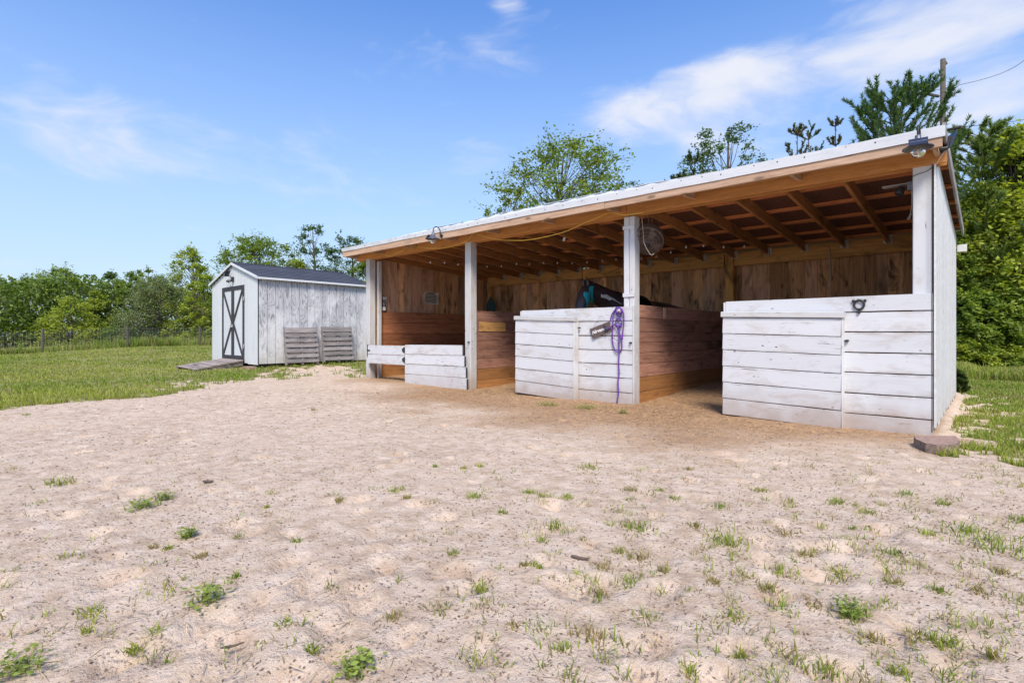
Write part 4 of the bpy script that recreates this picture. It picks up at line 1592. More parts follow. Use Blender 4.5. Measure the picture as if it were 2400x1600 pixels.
# black ring holder on the right stall wall
c = at_y(2013.5, 714, 6.12)
t = thing('ring_hook', 'black cast iron ring bracket on the top plank of the right stall', 'hook', c)
m2 = MB()
m2.tube([c + Vector((.042 * math.cos(a), 0, .042 * math.sin(a) * 1.05)) for a in [2 * math.pi * k / 20 for k in range(21)]], .010, 8, False)
m2.build('ring', MAT['black'], t, True)
m2 = MB()
for s in (-1, 1): m2.lathe([(0, .008), (.013, .006), (.014, 0), (.014, -.005)], c + Vector((s * .048, .0, .038)), 10, (0, -1, 0))
m2.box(tuple(c + Vector((-.048, -.004, .034))), tuple(c + Vector((.048, .004, .044))))
m2.build('mount_ears', MAT['black'], t)
m2 = MB(); m2.box(tuple(c + Vector((-.012, -.006, -.075))), tuple(c + Vector((.012, .004, -.04)))); m2.lathe([(0, .01), (.014, .008), (.014, -.004)], c + Vector((0, 0, -.075)), 10, (0, -1, 0))
m2.build('tongue', MAT['black'], t)

# notice on the left wall
t = thing('notice', 'curled paper warning notice pinned to the left inner wall', 'notice', (-9.52, 7.78, 1.6))
V, F = [], []
for i in range(9):
    for j in range(7):
        a, b = i / 8, j / 6
        curl = .03 * (abs(a - .5) * 2) ** 4 * (abs(b - .5) * 2) ** 3 + .002 * math.sin(a * 9 + b * 5)
        V.append((-9.522 + .003 + curl, 7.56 + .44 * a, 1.60 + .275 * b + .008 * math.sin(a * 5)))
for i in range(8):
    for j in range(6):
        p_ = i * 7 + j
        F.append((p_, p_ + 7, p_ + 8, p_ + 1))
m2 = MB(); m2.add(V, F); m2.build('paper', MAT['paper'], t)
Mt = Matrix.Translation((-9.513, 7.77, 1.838)) @ Matrix(((0, 0, 1), (1, 0, 0), (0, 1, 0))).to_4x4()
text_obj('WARNING', .05, Mt, MAT['print'], t, bold=.0012)
m2 = MB()
for r_ in range(6):
    yy = 7.605 + random.uniform(0, .02)
    z = 1.80 - r_ * .032
    while yy < 7.93:
        w = random.uniform(.015, .055)
        m2.box((-9.515, yy, z - .008), (-9.5135, min(yy + w, 7.95), z + .008)); yy += w + .012
m2.build('printed_lines', MAT['print'], t)


# spray bottles on the kick plank ledge
def bottle(y, label, body, head, s=1.0):
    c = Vector((-9.497, y, 1.395))
    t = thing('spray_bottle', label, 'spray bottle', c, 'spray bottles on the ledge of the left wall')
    m2 = MB(); m2.lathe([(0, 0), (.036 * s, .001), (.038 * s, .01), (.038 * s, .12 * s), (.03 * s, .15 * s), (.014 * s, .19 * s), (.013 * s, .22 * s), (0, .221 * s)], c, 14); m2.build('body', body, t, True)
    m2 = MB(); m2.lathe([(.0385 * s, .02), (.0386 * s, .08 * s)], c, 14); m2.build('label', MAT['plastic'], t, True)
    m2 = MB(); h = c + UZ * .22 * s
    m2.lathe([(0, 0), (.017, 0), (.017, .03), (0, .032)], h, 10); m2.box(tuple(h + Vector((-.012, -.03, .03))), tuple(h + Vector((.012, .065, .058))))
    m2.tube([h + Vector((0, .05, .035)), h + Vector((0, .045, .0)), h + Vector((0, .055, -.03))], .006, 6); m2.build('trigger', head, t)


bottle(6.37, 'small red spray bottle with white label on the left wall ledge', MAT['bottle_red'], MAT['bottle_red'], .85)
bottle(6.50, 'taller grey spray bottle with white trigger head on the left wall ledge', MAT['lampgrey'], MAT['plastic'], 1.1)

# ghost image of the horse's mask, added as a teal sheet in stall one
c = at_d(1131, 690, 13.0)
m2 = MB()
V = []
for i in range(9):
    a = math.pi * 2 * i / 9
cx, cy, cz = -9.30, 9.50, 1.6
V = [(-9.30, 9.52, 1.86), (-9.42, 9.50, 1.66), (-9.40, 9.50, 1.25), (-9.33, 9.48, 1.5), (-9.22, 9.49, 1.5), (-9.14, 9.50, 1.25), (-9.14, 9.52, 1.64)]
V2 = [(a, b - .02, c_) for a, b, c_ in V]
m2.add(V + V2, [(0, 3, 2, 1), (0, 4, 3), (0, 6, 5, 4), (8, 9, 10, 7), (7, 10, 11), (11, 12, 13, 7), (0, 1, 8, 7), (1, 2, 9, 8), (5, 6, 13, 12), (6, 0, 7, 13), (2, 3, 10, 9), (4, 5, 12, 11)])
tag(m2.build('mask_ghost', MAT['ghost_teal']), 'teal ghost image of a horse mask, added as a sheet in the dark far corner of the left stall', 'ghost image')

# ------------------------------------------------------------------ horse
def build_horse():
    H = thing('horse', 'dark brown and white horse wearing a teal fly mask in the middle stall', 'horse', (-4.75, 8.4, .1))
    base = Vector((-5.0, 7.75, 0.0))       # withers region
    d = Vector((-.10, -1.0, 0)).normalized()   # facing
    d = (Vector((-5.12, 7.30, 0)) - Vector((-4.36, 9.2, 0))).normalized()
    sd_ = Vector((-d.y, d.x, 0))
    W = Vector((-4.70, 8.35, 0))            # point under the withers
    g0 = .145

    def P(f, s, z): return W + d * f + sd_ * s + UZ * (z + g0)
    # silhouettes: one continuous skinned body
    vs, es, rs = [], [], []

    def node(p, r, par=None):
        vs.append(p); rs.append(r)
        if par is not None: es.append((par, len(vs) - 1))
        return len(vs) - 1
    pel = node(P(-.95, 0, 1.17), .235)
    loin = node(P(-.60, 0, 1.16), .24, pel)
    barl = node(P(-.25, 0, 1.10), .275, loin)
    wi = node(P(.08, 0, 1.17), .27, barl)
    ch = node(P(.30, 0, 1.20), .23, wi)
    n1 = node(P(.50, 0, 1.35), .205, ch)
    n2 = node(P(.72, .02, 1.43), .175, n1)
    n3 = node(P(.92, .05, 1.47), .14, n2)
    poll = node(P(1.02, .07, 1.50), .10, n3)
    jaw = node(P(1.07, .09, 1.36), .13, poll)
    fc_ = node(P(1.13, .11, 1.18), .105, jaw)
    nose = node(P(1.19, .13, 1.02), .075, fc_)
    node(P(1.22, .14, .95), .06, nose)
    croup = node(P(-1.15, 0, 1.10), .18, pel)
    t1 = node(P(-1.26, 0, .98), .05, croup)
    node(P(-1.32, 0, .55), .04, t1)
    for s in (-1, 1):
        a = node(P(.18, s * .14, .92), .12, ch)
        b = node(P(.17, s * .15, .72), .075, a)
        c = node(P(.19, s * .15, .45), .052, b)
        e = node(P(.18, s * .15, .18), .038, c)
        node(P(.22, s * .15, .04), .055, e)
        a = node(P(-.98, s * .13, .90), .155, pel)
        b = node(P(-.88, s * .15, .70), .10, a)
        c = node(P(-1.12, s * .15, .48), .06, b)
        e = node(P(-1.08, s * .15, .18), .042, c)
        node(P(-1.03, s * .15, .04), .055, e)
    me = bpy.data.meshes.new('body')
    o_ = WM[H].translation
    me.from_pydata([tuple(v - o_) for v in vs], es, [])
    o = put('body', me, MAT['horse'], H, WM[H].copy())
    sk = o.modifiers.new('skin', 'SKIN')
    for i, sv in enumerate(me.skin_vertices[0].data):
        sv.radius = (rs[i], rs[i]); sv.use_root = (i == 0)
    sk.use_smooth_shade = True
    ss = o.modifiers.new('sub', 'SUBSURF'); ss.levels = 2; ss.render_levels = 2
    # ears
    for s in (-1, 1):
        m2 = MB()
        b = P(1.0, .07 + s * .055, 1.545)
        m2.tube([b, b + UZ * .05 + sd_ * s * .01, b + UZ * .11 + d * .02 + sd_ * s * .012, b + UZ * .155 + d * .03], [.028, .034, .024, .004], 8)
        m2.build('ear', MAT['horse'], H, True)
    # mane
    m2 = MB()
    for i in range(26):
        t_ = i / 25
        f = .30 + .68 * t_; z = 1.33 + .30 * t_ ** .8
        p = P(f, .03, z + .10 - .06 * t_)
        m2.tube([p, p + sd_ * -.10 - UZ * .03, p + sd_ * -.145 - UZ * .16], [.022, .018, .004], 5)
    m2.build('mane', MAT['horse'], H, True)
    # white withers patch and blaze streak on the neck
    return H, P, d, sd_


H, HP, hd, hs = build_horse()


def horse_patches():
    """white patches and mask laid as shells over the evaluated body"""
    from mathutils.bvhtree import BVHTree
    body = [c for c in H.children if c.name.startswith('body')][0]
    bpy.context.view_layer.update()
    dg = bpy.context.evaluated_depsgraph_get()
    ev = body.evaluated_get(dg)
    bvh = BVHTree.FromObject(body, dg)
    Mi = WM[body].inverted()
    eye = Vector((0, 0, CAM_H))

    def shell(outline, name, m, off, ns=16):
        """outline in photo pixels filled with a small grid pushed on the coat"""
        xs_ = [p[0] for p in outline]; ys_ = [p[1] for p in outline]
        x0, x1, y0, y1 = min(xs_), max(xs_), min(ys_), max(ys_)
        def inside(x, y):
            c = False
            n = len(outline)
            for i in range(n):
                ax, ay = outline[i]; bx_, by_ = outline[(i + 1) % n]
                if (ay > y) != (by_ > y) and x < (bx_ - ax) * (y - ay) / (by_ - ay) + ax: c = not c
            return c
        nx = max(6, int((x1 - x0) / 1.1)); ny = max(6, int((y1 - y0) / 1.1))
        idx = {}; V = []; F = []
        def vert(i, j):
            if (i, j) in idx: return idx[(i, j)]
            dr = ray(x0 + (x1 - x0) * i / nx, y0 + (y1 - y0) * j / ny).normalized()
            h = bvh.ray_cast(Mi @ eye, dr)
            if h[0] is None: idx[(i, j)] = None; return None
            idx[(i, j)] = len(V); V.append(h[0] + h[1] * off); return idx[(i, j)]
        for i in range(nx):
            for j in range(ny):
                if inside(x0 + (x1 - x0) * (i + .5) / nx, y0 + (y1 - y0) * (j + .5) / ny):
                    q = [vert(i, j), vert(i + 1, j), vert(i + 1, j + 1), vert(i, j + 1)]
                    if None not in q: F.append(tuple(q))
        if F:
            me = bpy.data.meshes.new(name); me.from_pydata([tuple(v) for v in V], [], F); me.update()
            for p in me.polygons: p.use_smooth = True
            o = put(name, me, m, H, WM[body].copy())
            sm = o.modifiers.new('solid', 'SOLIDIFY'); sm.thickness = .004; sm.offset = 1
    def q(a, b): return (1350 + a / 9.8, 640 + b / 9.8)
    shell([q(*p) for p in ((575, 485), (640, 500), (700, 485), (790, 550), (830, 560), (1060, 715), (1040, 715), (900, 640), (820, 605), (770, 630), (700, 590), (640, 570), (580, 560))], 'white_patch', MAT['white_hair'], .004)
    shell([q(*p) for p in ((1400, 545), (1450, 575), (1500, 610), (1560, 720), (1300, 720), (1300, 545))], 'white_patch', MAT['white_hair'], .004)
    shell([q(*p) for p in ((310, 300), (415, 300), (385, 380), (380, 480), (400, 620), (440, 790), (430, 900), (245, 900), (235, 640), (165, 490), (195, 430), (290, 450))], 'fly_mask_cover', MAT['teal'], .008)


horse_patches()

# ------------------------------------------------------------------ storage shed
SX0, SX1, SY0, SY1 = -16.39, -13.31, 5.48, 8.62
EZ, RZ, FZ = 2.33, 2.79, .185
XM = (SX0 + SX1) / 2
shed = thing('storage_shed', 'white gable storage shed with dark X-braced double door and grey shingle roof', 'shed', (XM, (SY0 + SY1) / 2, .1))
x = SX0
i = 0
DX0, DX1, DZ0, DZ1 = -15.58, -14.12, .265, 2.17
while x < SX1 - .01:
    w = min(.2053, SX1 - x)
    xm = x + w / 2
    top = EZ + (RZ - EZ) * (1 - abs(xm - XM) / ((SX1 - SX0) / 2)) - .03
    if DX0 - .02 < xm < DX1 + .02:
        plank(shed, 'front_board', MAT['white_shed'], (xm, SY0 + .01, DZ1 + .01), (xm, SY0 + .01, top), UX, w - .013, .016, .002)
    else:
        plank(shed, 'front_board', MAT['white_shed'], (xm, SY0 + .01, FZ - (.02 if xm > -14 else 0)), (xm, SY0 + .01, top), UX, w - .013, .016, .002)
    x += w
y = SY0 + .02
while y < SY1 - .01:
    w = min(.208, SY1 - y)
    plank(shed, 'side_board', MAT['ply'], (SX1 - .008, y + w / 2, FZ), (SX1 - .008, y + w / 2, EZ - .02), UY, w - .010, .016, .002)
    y += w
# inner core, back and far side walls, floor
m2 = MB(); m2.box((SX0 + .0, SY0 + .022, FZ), (SX0 + .02, SY1, EZ)); m2.build('far_wall', MAT['white_shed'], shed)
m2 = MB(); m2.add([(SX0, SY1, FZ), (SX1 - .02, SY1, FZ), (SX1 - .02, SY1, EZ), (XM, SY1, RZ - .03), (SX0, SY1, EZ), (SX0, SY1 - .02, FZ), (SX1 - .02, SY1 - .02, FZ), (SX1 - .02, SY1 - .02, EZ), (XM, SY1 - .02, RZ - .03), (SX0, SY1 - .02, EZ)],
                 [(0, 4, 3, 2, 1), (5, 6, 7, 8, 9), (0, 1, 6, 5), (1, 2, 7, 6), (2, 3, 8, 7), (3, 4, 9, 8), (4, 0, 5, 9)]); m2.build('back_wall', MAT['white_shed'], shed)
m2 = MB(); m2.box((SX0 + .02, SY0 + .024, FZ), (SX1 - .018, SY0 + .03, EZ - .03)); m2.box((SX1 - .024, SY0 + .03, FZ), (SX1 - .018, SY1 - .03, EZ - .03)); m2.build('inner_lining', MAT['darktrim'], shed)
m2 = MB()
for xx in (SX0 + .3, XM, SX1 - .4): m2.box((xx - .05, SY0 + .08, .02), (xx + .05, SY1, FZ - .002))
m2.build('skid', MAT['grey'], shed)
# trims
plank(shed, 'corner_trim', MAT['darktrim'], (SX1 + .003, SY0 + .004, FZ), (SX1 + .003, SY0 + .004, EZ - .01), UX, .014, .014, .001)
for s in (-1, 1):
    xa = XM; xb = XM + s * ((SX1 - SX0) / 2 + .09)
    zb = EZ - .035
    plank(shed, 'gable_trim', MAT['white_shed'], (xa, SY0 - .055, RZ - .02), (xb, SY0 - .055, zb), UZ, .06, .022, .002)
plank(shed, 'eave_trim', MAT['white_shed'], (SX1 + .105, SY0 - .05, EZ - .045), (SX1 + .105, SY1 + .05, EZ - .045), UZ, .05, .016, .002)
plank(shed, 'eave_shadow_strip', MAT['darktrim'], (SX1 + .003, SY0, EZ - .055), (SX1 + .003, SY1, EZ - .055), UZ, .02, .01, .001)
# shingles: courses of tabs on both slopes
sl = math.atan2(RZ - EZ + .02, (SX1 - SX0) / 2 + .06)
tabm = {}
for s in (-1, 1):
    n = 12
    Ls = ((SX1 - SX0) / 2 + .10) / math.cos(sl)
    ce = Ls / n
    for i in range(n):
        d0 = i * ce
        yy = SY0 - .04 - (.15 if i % 2 else 0)
        while yy < SY1 + .04:
            wv = .30
            ya, yb = max(yy, SY0 - .04), min(yy + wv, SY1 + .04)
            yy += wv
            if yb - ya < .03: continue
            # only the slope facing the yard is tiled one by one
            if s < 0 and i > 0: continue
            cx = XM + s * (d0 + ce / 2) * math.cos(sl); cz = RZ + .012 - (d0 + ce / 2) * math.sin(sl)
            if s > 0:
                Mw = Matrix.Translation((cx, (ya + yb) / 2, cz + .006)) @ Matrix.Rotation(sl - .035, 4, 'Y')
                key = round(yb - ya, 2)
                if key not in tabm:
                    mb_ = MB(); mb_.box((-ce / 2 - .01, -key / 2 + .002, -.004), (ce / 2, key / 2 - .002, .004)); tabm[key] = mb_.mesh('shingle'); tabm[key].materials.append(MAT['shingle'])
                if i < n:
                    put('shingle', tabm[key], None, shed, Mw)
    p0 = (XM + s * .0, SY0 - .04, RZ - .004); p1 = (XM + s * Ls * math.cos(sl), SY0 - .04, RZ - .004 - Ls * math.sin(sl))
    a, b = Vector(p0), Vector(p1)
    up = Vector((s * math.sin(sl), 0, math.cos(sl)))
    vs = [a, b, b + UY * (SY1 - SY0 + .08), a + UY * (SY1 - SY0 + .08)]
    vs += [v - up * .014 for v in vs]
    m2 = MB(); m2.add(vs, [(0, 1, 2, 3), (7, 6, 5, 4), (0, 4, 5, 1), (1, 5, 6, 2), (2, 6, 7, 3), (3, 7, 4, 0)])
    m2.build('roof_deck', MAT['shingle'], shed)
plank(shed, 'ridge_cap', MAT['shingle'], (XM, SY0 - .045, RZ + .016), (XM, SY1 + .045, RZ + .016), UX, .14, .02, .004)
# double door
XC = (DX0 + DX1) / 2
for s in (-1, 1):
    m2 = MB()
    xa, xb = (DX0, XC - .004) if s < 0 else (XC + .004, DX1)
    m2.box((xa + .01, SY0 - .006, DZ0), (xb - .01, SY0 + .012, DZ1 - .01))
    dr = m2.build('door', MAT['white_shed'], shed)
    yy = SY0 - .014
    ZM = (DZ0 + DZ1) / 2
    plank(dr, 'door_stile', MAT['darktrim'], (xa + .04, yy, DZ0), (xa + .04, yy, DZ1), UX, .085, .016, .002)
    plank(dr, 'door_stile', MAT['darktrim'], (xb - .04, yy, DZ0), (xb - .04, yy, DZ1), UX, .085, .016, .002)
    plank(dr, 'door_rail', MAT['darktrim'], (xa + .085, yy, DZ1 - .05), (xb - .085, yy, DZ1 - .05), UZ, .10, .016, .002)
    plank(dr, 'door_rail', MAT['darktrim'], (xa + .085, yy, DZ0 + .05), (xb - .085, yy, DZ0 + .05), UZ, .10, .016, .002)
    ox = xa + .08 if s < 0 else xb - .08
    ix = xb - .03 if s < 0 else xa + .03
    plank(dr, 'door_brace', MAT['darktrim'], (ox, yy - .003, DZ1 - .10), (ix, yy - .003, ZM), UX, .08, .014, .002)
    plank(dr, 'door_brace', MAT['darktrim'], (ox, yy - .003, DZ0 + .10), (ix, yy - .003, ZM), UX, .08, .014, .002)
    if s > 0:
        for zz in (DZ0 + .35, DZ1 - .35):
            m2 = MB(); m2.box((xb - .02, yy - .012, zz - .05), (xb + .035, yy - .008, zz + .05)); m2.build('hinge', MAT['steel'], dr)
        m2 = MB(); m2.box((xa - .06, yy - .022, ZM - .12), (xa + .02, yy - .010, ZM - .04)); m2.tube([(xa - .03, yy - .02, ZM - .1), (xa - .03, yy - .05, ZM - .11)], .012, 8); m2.build('latch', MAT['steel'], dr)
# light over the door
t = thing('shed_light', 'small dark solar security light above the shed door', 'light', (XM - .1, SY0 - .01, 2.38))
m2 = MB(); m2.box((XM - .03, SY0 - .05, 2.30), (XM + .06, SY0 - .003, 2.42)); m2.build('housing', MAT['black'], t)
for s in (-1, 1):
    m2 = MB(); m2.lathe([(.015, .06), (.04, .03), (.045, 0), (0, 0)], (XM - .06 + s * .06, SY0 - .10, 2.30), 12, (.2 * s, .5, .8)); m2.build('lamp_head', MAT['lampgrey'], t, True)
m2 = MB(); m2.tube([(XM - .02, SY0 - .03, 2.40), (XM - .15, SY0 - .08, 2.50)], .01, 6); m2.build('arm', MAT['black'], t)
mm = Matrix.Translation((XM - .17, SY0 - .09, 2.52)) @ Matrix.Rotation(R(-50), 4, 'Y')
m2 = MB(); m2.box((-.09, -.06, -.006), (.09, .06, .006)); put('panel', m2.mesh('panel'), MAT['solar'], t, mm)

# ramp
ramp = thing('ramp', 'weathered grey plank ramp leading up to the shed door', 'ramp', (-14.7, 4.9, .1))
A, B = Vector((-15.52, 5.45, .255)), Vector((-14.10, 5.45, .255))
D, Cc = Vector((-15.38, 4.30, .10)), Vector((-13.97, 4.28, .075))
n = 9
for i in range(n):
    t0 = (i + .5) / n
    l = A.lerp(D, t0); r_ = B.lerp(Cc, t0)
    dv = (D - A).normalized()
    e = random.uniform(-.03, .03)
    plank(ramp, 'deck_board', MAT['rampw'], l + (l - r_).normalized() * e, r_ + (r_ - l).normalized() * random.uniform(-.02, .03), dv, (D - A).length / n - .018, .025, .003, slack=.01)
for (p, q_) in ((A, D), (B, Cc)):
    a = p + (A - B).normalized() * (-.06 if p == A else .06); b = q_ + (A - B).normalized() * (-.06 if p == A else .06)
    plank(ramp, 'stringer', MAT['rampw'], a - UZ * .075, b - UZ * .05, UZ, .11, .035, .003)
plank(ramp, 'loose_board', MAT['rampw'], (-15.0, 4.62, .155), (-14.72, 4.60, .155), UY, .12, .02, .003)

# flat red slabs below the shed
for (px, py, w, a, lab) in ((545, 857, .5, .1, 'flat red paving slab at the foot of the shed, beside the ramp'), (585, 861, .42, -.1, 'flat red paving slab below the front right corner of the shed'), (618, 857, .3, .2, 'small red paving slab at the side of the shed corner')):
    p = at_z(px, py, .10)
    mm = Matrix.Translation((p.x, p.y, gh1(p.x, p.y) + .02)) @ Matrix.Rotation(a, 4, 'Z')
    m2 = MB()
    pts = [(-w / 2, -.1), (-w * .2, -.14), (w * .25, -.13), (w / 2, -.08), (w / 2, .1), (-w / 2, .1)]
    n = len(pts)
    m2.add([(x_, y_, z_) for z_ in (-.05, .03) for x_, y_ in pts], [tuple(range(n))[::-1], tuple(range(n, 2 * n))] + [(k, (k + 1) % n, n + (k + 1) % n, n + k) for k in range(n)])
    o = put('paving_slab', m2.mesh('paving_slab'), MAT['paver'], None, mm)
    tag(o, lab, 'paving slab', 'red slabs round the shed')


# pallets leaning on the shed
def pallet(ya, yb, zb, lab, lean):
    xw = SX1 + .02
    bot = Vector((xw + lean, 0, zb)); top = Vector((xw + .10, 0, zb + .94))
    t = thing('wooden_pallet', lab, 'pallet', (xw + lean, (ya + yb) / 2, zb), 'grey wooden pallets leaning on the shed')
    dv = (top - bot).normalized()
    nv = Vector((dv.z, 0, -dv.x))
    Lp = (top - bot).length
    nsl = 7
    for i in range(nsl):
        f = (i + .5) / nsl
        c = bot + dv * (Lp * (f * .965 + .02)) + nv * .055
        w = .085 if i < nsl - 1 else .13
        e = random.uniform(-.01, .012)
        plank(t, 'slat', MAT['grey'], (c.x, ya + e, c.z), (c.x, yb + e, c.z + random.uniform(-.006, .006)), dv, w, .016, .002, slack=.006)
    for yy in (ya + .02, (ya + yb) / 2, yb - .02):
        a = bot; b = bot + dv * Lp
        plank(t, 'stringer', MAT['grey'], (a.x, yy, a.z), (b.x, yy, b.z), nv, .088, .036, .003)
    for i in range(4):
        c = bot + dv * (Lp * (i + .35) / 4) - nv * .052
        plank(t, 'slat', MAT['grey'], (c.x, ya, c.z), (c.x, yb, c.z), dv, .085, .014, .002)


pallet(6.06, 6.92, .15, 'grey wooden pallet leaning on the shed side, nearer the shed corner', .22)
pallet(7.07, 7.93, .18, 'grey wooden pallet leaning on the shed side, nearer the barn', .22)

# stone block at the barn corner
t_ = [at_z(px, py, .058) for px, py in ((2142, 1021.5), (2238, 1020.5), (2248, 1029), (2243, 1038), (2222, 1042), (2196, 1042), (2170, 1038), (2148, 1029))]
c = sum((Vector(p) for p in t_), Vector()) / 8
blk = thing('paver_block', 'red concrete garden block lying at the right front corner of the barn', 'paver', (c.x, c.y, 0))
n = 8
V = [Vector(p) for p in t_] + [Vector((p[0] + (p[0] - c.x) * .03, p[1] + (p[1] - c.y) * .03, -.03)) for p in t_]
m2 = MB(); m2.add(V, [tuple(reversed(range(n)))]); 
m3 = MB(); m3.add(V, [(k, (k + 1) % n, n + (k + 1) % n, n + k) for k in range(n)] + [tuple(range(n, 2 * n))])
m2.build('top_face', MAT['paver'], blk); m3.build('split_face', MAT['paverside'], blk)

# ------------------------------------------------------------------ wire fence
fence = thing('wire_fence', 'woven wire field fence on grey wooden posts in front of the trees', 'fence', (-38, 8, 0))
for (yy, h) in ((-11.3, 1.25), (-7.4, 1.25), (-3.5, 1.25), (.4, 1.25), (4.3, 1.30), (8.1, 1.30), (12.0, 1.28), (16, 1.25), (20, 1.25), (24, 1.25)):
    z = gh1(-38, yy)
    m2 = MB(); m2.tube([(-38, yy, z - .1), (-38 + random.uniform(-.03, .03), yy + random.uniform(-.04, .04), z + h)], [.085, .07], 9)
    m2.build('fence_post', MAT['pole'], fence)
m2 = MB()
ys_ = np.arange(-13, 26, 1.0)
for k in range(13):
    pts = [(-37.91, yy, gh1(-37.91, yy) + .05 + k * .092 + .012 * math.sin(yy * 1.1)) for yy in ys_]
    m2.tube(pts, .003, 3, False)
yy = -13
while yy < 25:
    z = gh1(-37.9, yy)
    m2.tube([(-37.9, yy, z + .04), (-37.9, yy + .01, z + 1.16)], .0016, 3, False)
    yy += .15
m2.build('wire_mesh', MAT['wire'], fence)['kind'] = 'stuff'

# ------------------------------------------------------------------ utility pole and lines
pz = 17.0
pb = at_d(2209, 784, pz)
t = thing('utility_pole', 'bare wooden utility pole behind the barn with two short arms', 'pole', (pb.x, pb.y, 0))
ptop = at_d(2210, 139, pz)
m2 = MB(); m2.tube([(pb.x, pb.y, -.2), (ptop.x, ptop.y, ptop.z)], [.105, .07], 12); m2.build('pole', MAT['pole'], t, True)
m2 = MB(); m2.tube([at_d(2199, 226, pz), at_d(2162, 218, pz - .6)], .045, 7); m2.build('arm', MAT['pole'], t)
m2 = MB(); m2.tube([at_d(2214, 306, pz), at_d(2255, 298, pz - .6)], .045, 7); m2.build('arm', MAT['pole'], t)
m2 = MB(); m2.tube([at_d(2212, 144, pz), at_d(2218, 152, pz)], .05, 6); m2.build('top_bracket', MAT['pole'], t)
for (a, b, lab) in (((2162, 218, pz - .6), (2420, 125, 60), 'thin overhead wire from the upper pole arm to the right'), ((2162, 218, pz - .6), (1900, 372, 70), 'thin overhead wire from the upper pole arm down to the left behind the roof'),
                    ((2255, 298, pz - .6), (2500, 235, 60), 'thin overhead wire from the lower pole arm to the right')):
    A_ = at_d(*a); B_ = at_d(*b)
    pts = [A_.lerp(B_, k / 10) - UZ * (.6 * math.sin(math.pi * k / 10)) for k in range(11)]
    m2 = MB(); m2.tube(pts, [.011 + .02 * k / 10 for k in range(11)], 4)
    tag(m2.build('overhead_wire', MAT['black']), lab, 'wire')


# ------------------------------------------------------------------ trees
def tube_np(p0, p1, r0, r1, n=5):
    p0 = np.array(p0); p1 = np.array(p1)
    d = p1 - p0
    d = d / (np.linalg.norm(d) + 1e-9)
    a = np.array([0, 0, 1.]) if abs(d[2]) < .9 else np.array([1., 0, 0])
    u = np.cross(d, a); u /= np.linalg.norm(u)
    w = np.cross(d, u)
    th = np.arange(n) * 2 * math.pi / n
    ring = np.cos(th)[:, None] * u + np.sin(th)[:, None] * w
    V = np.concatenate([p0 + ring * r0, p1 + ring * r1])
    k = np.arange(n)
    F = np.stack([k, (k + 1) % n, n + (k + 1) % n, n + k], -1)
    return V, F


GREENS = {
    'mid': ((.12, .20, .04), (.28, .36, .07)),
    'bright': ((.20, .29, .04), (.42, .47, .08)),
    'dark': ((.07, .14, .04), (.17, .25, .06)),
    'grey': ((.15, .20, .10), (.28, .33, .17)),
    'blue': ((.065, .13, .06), (.15, .23, .10)),
}


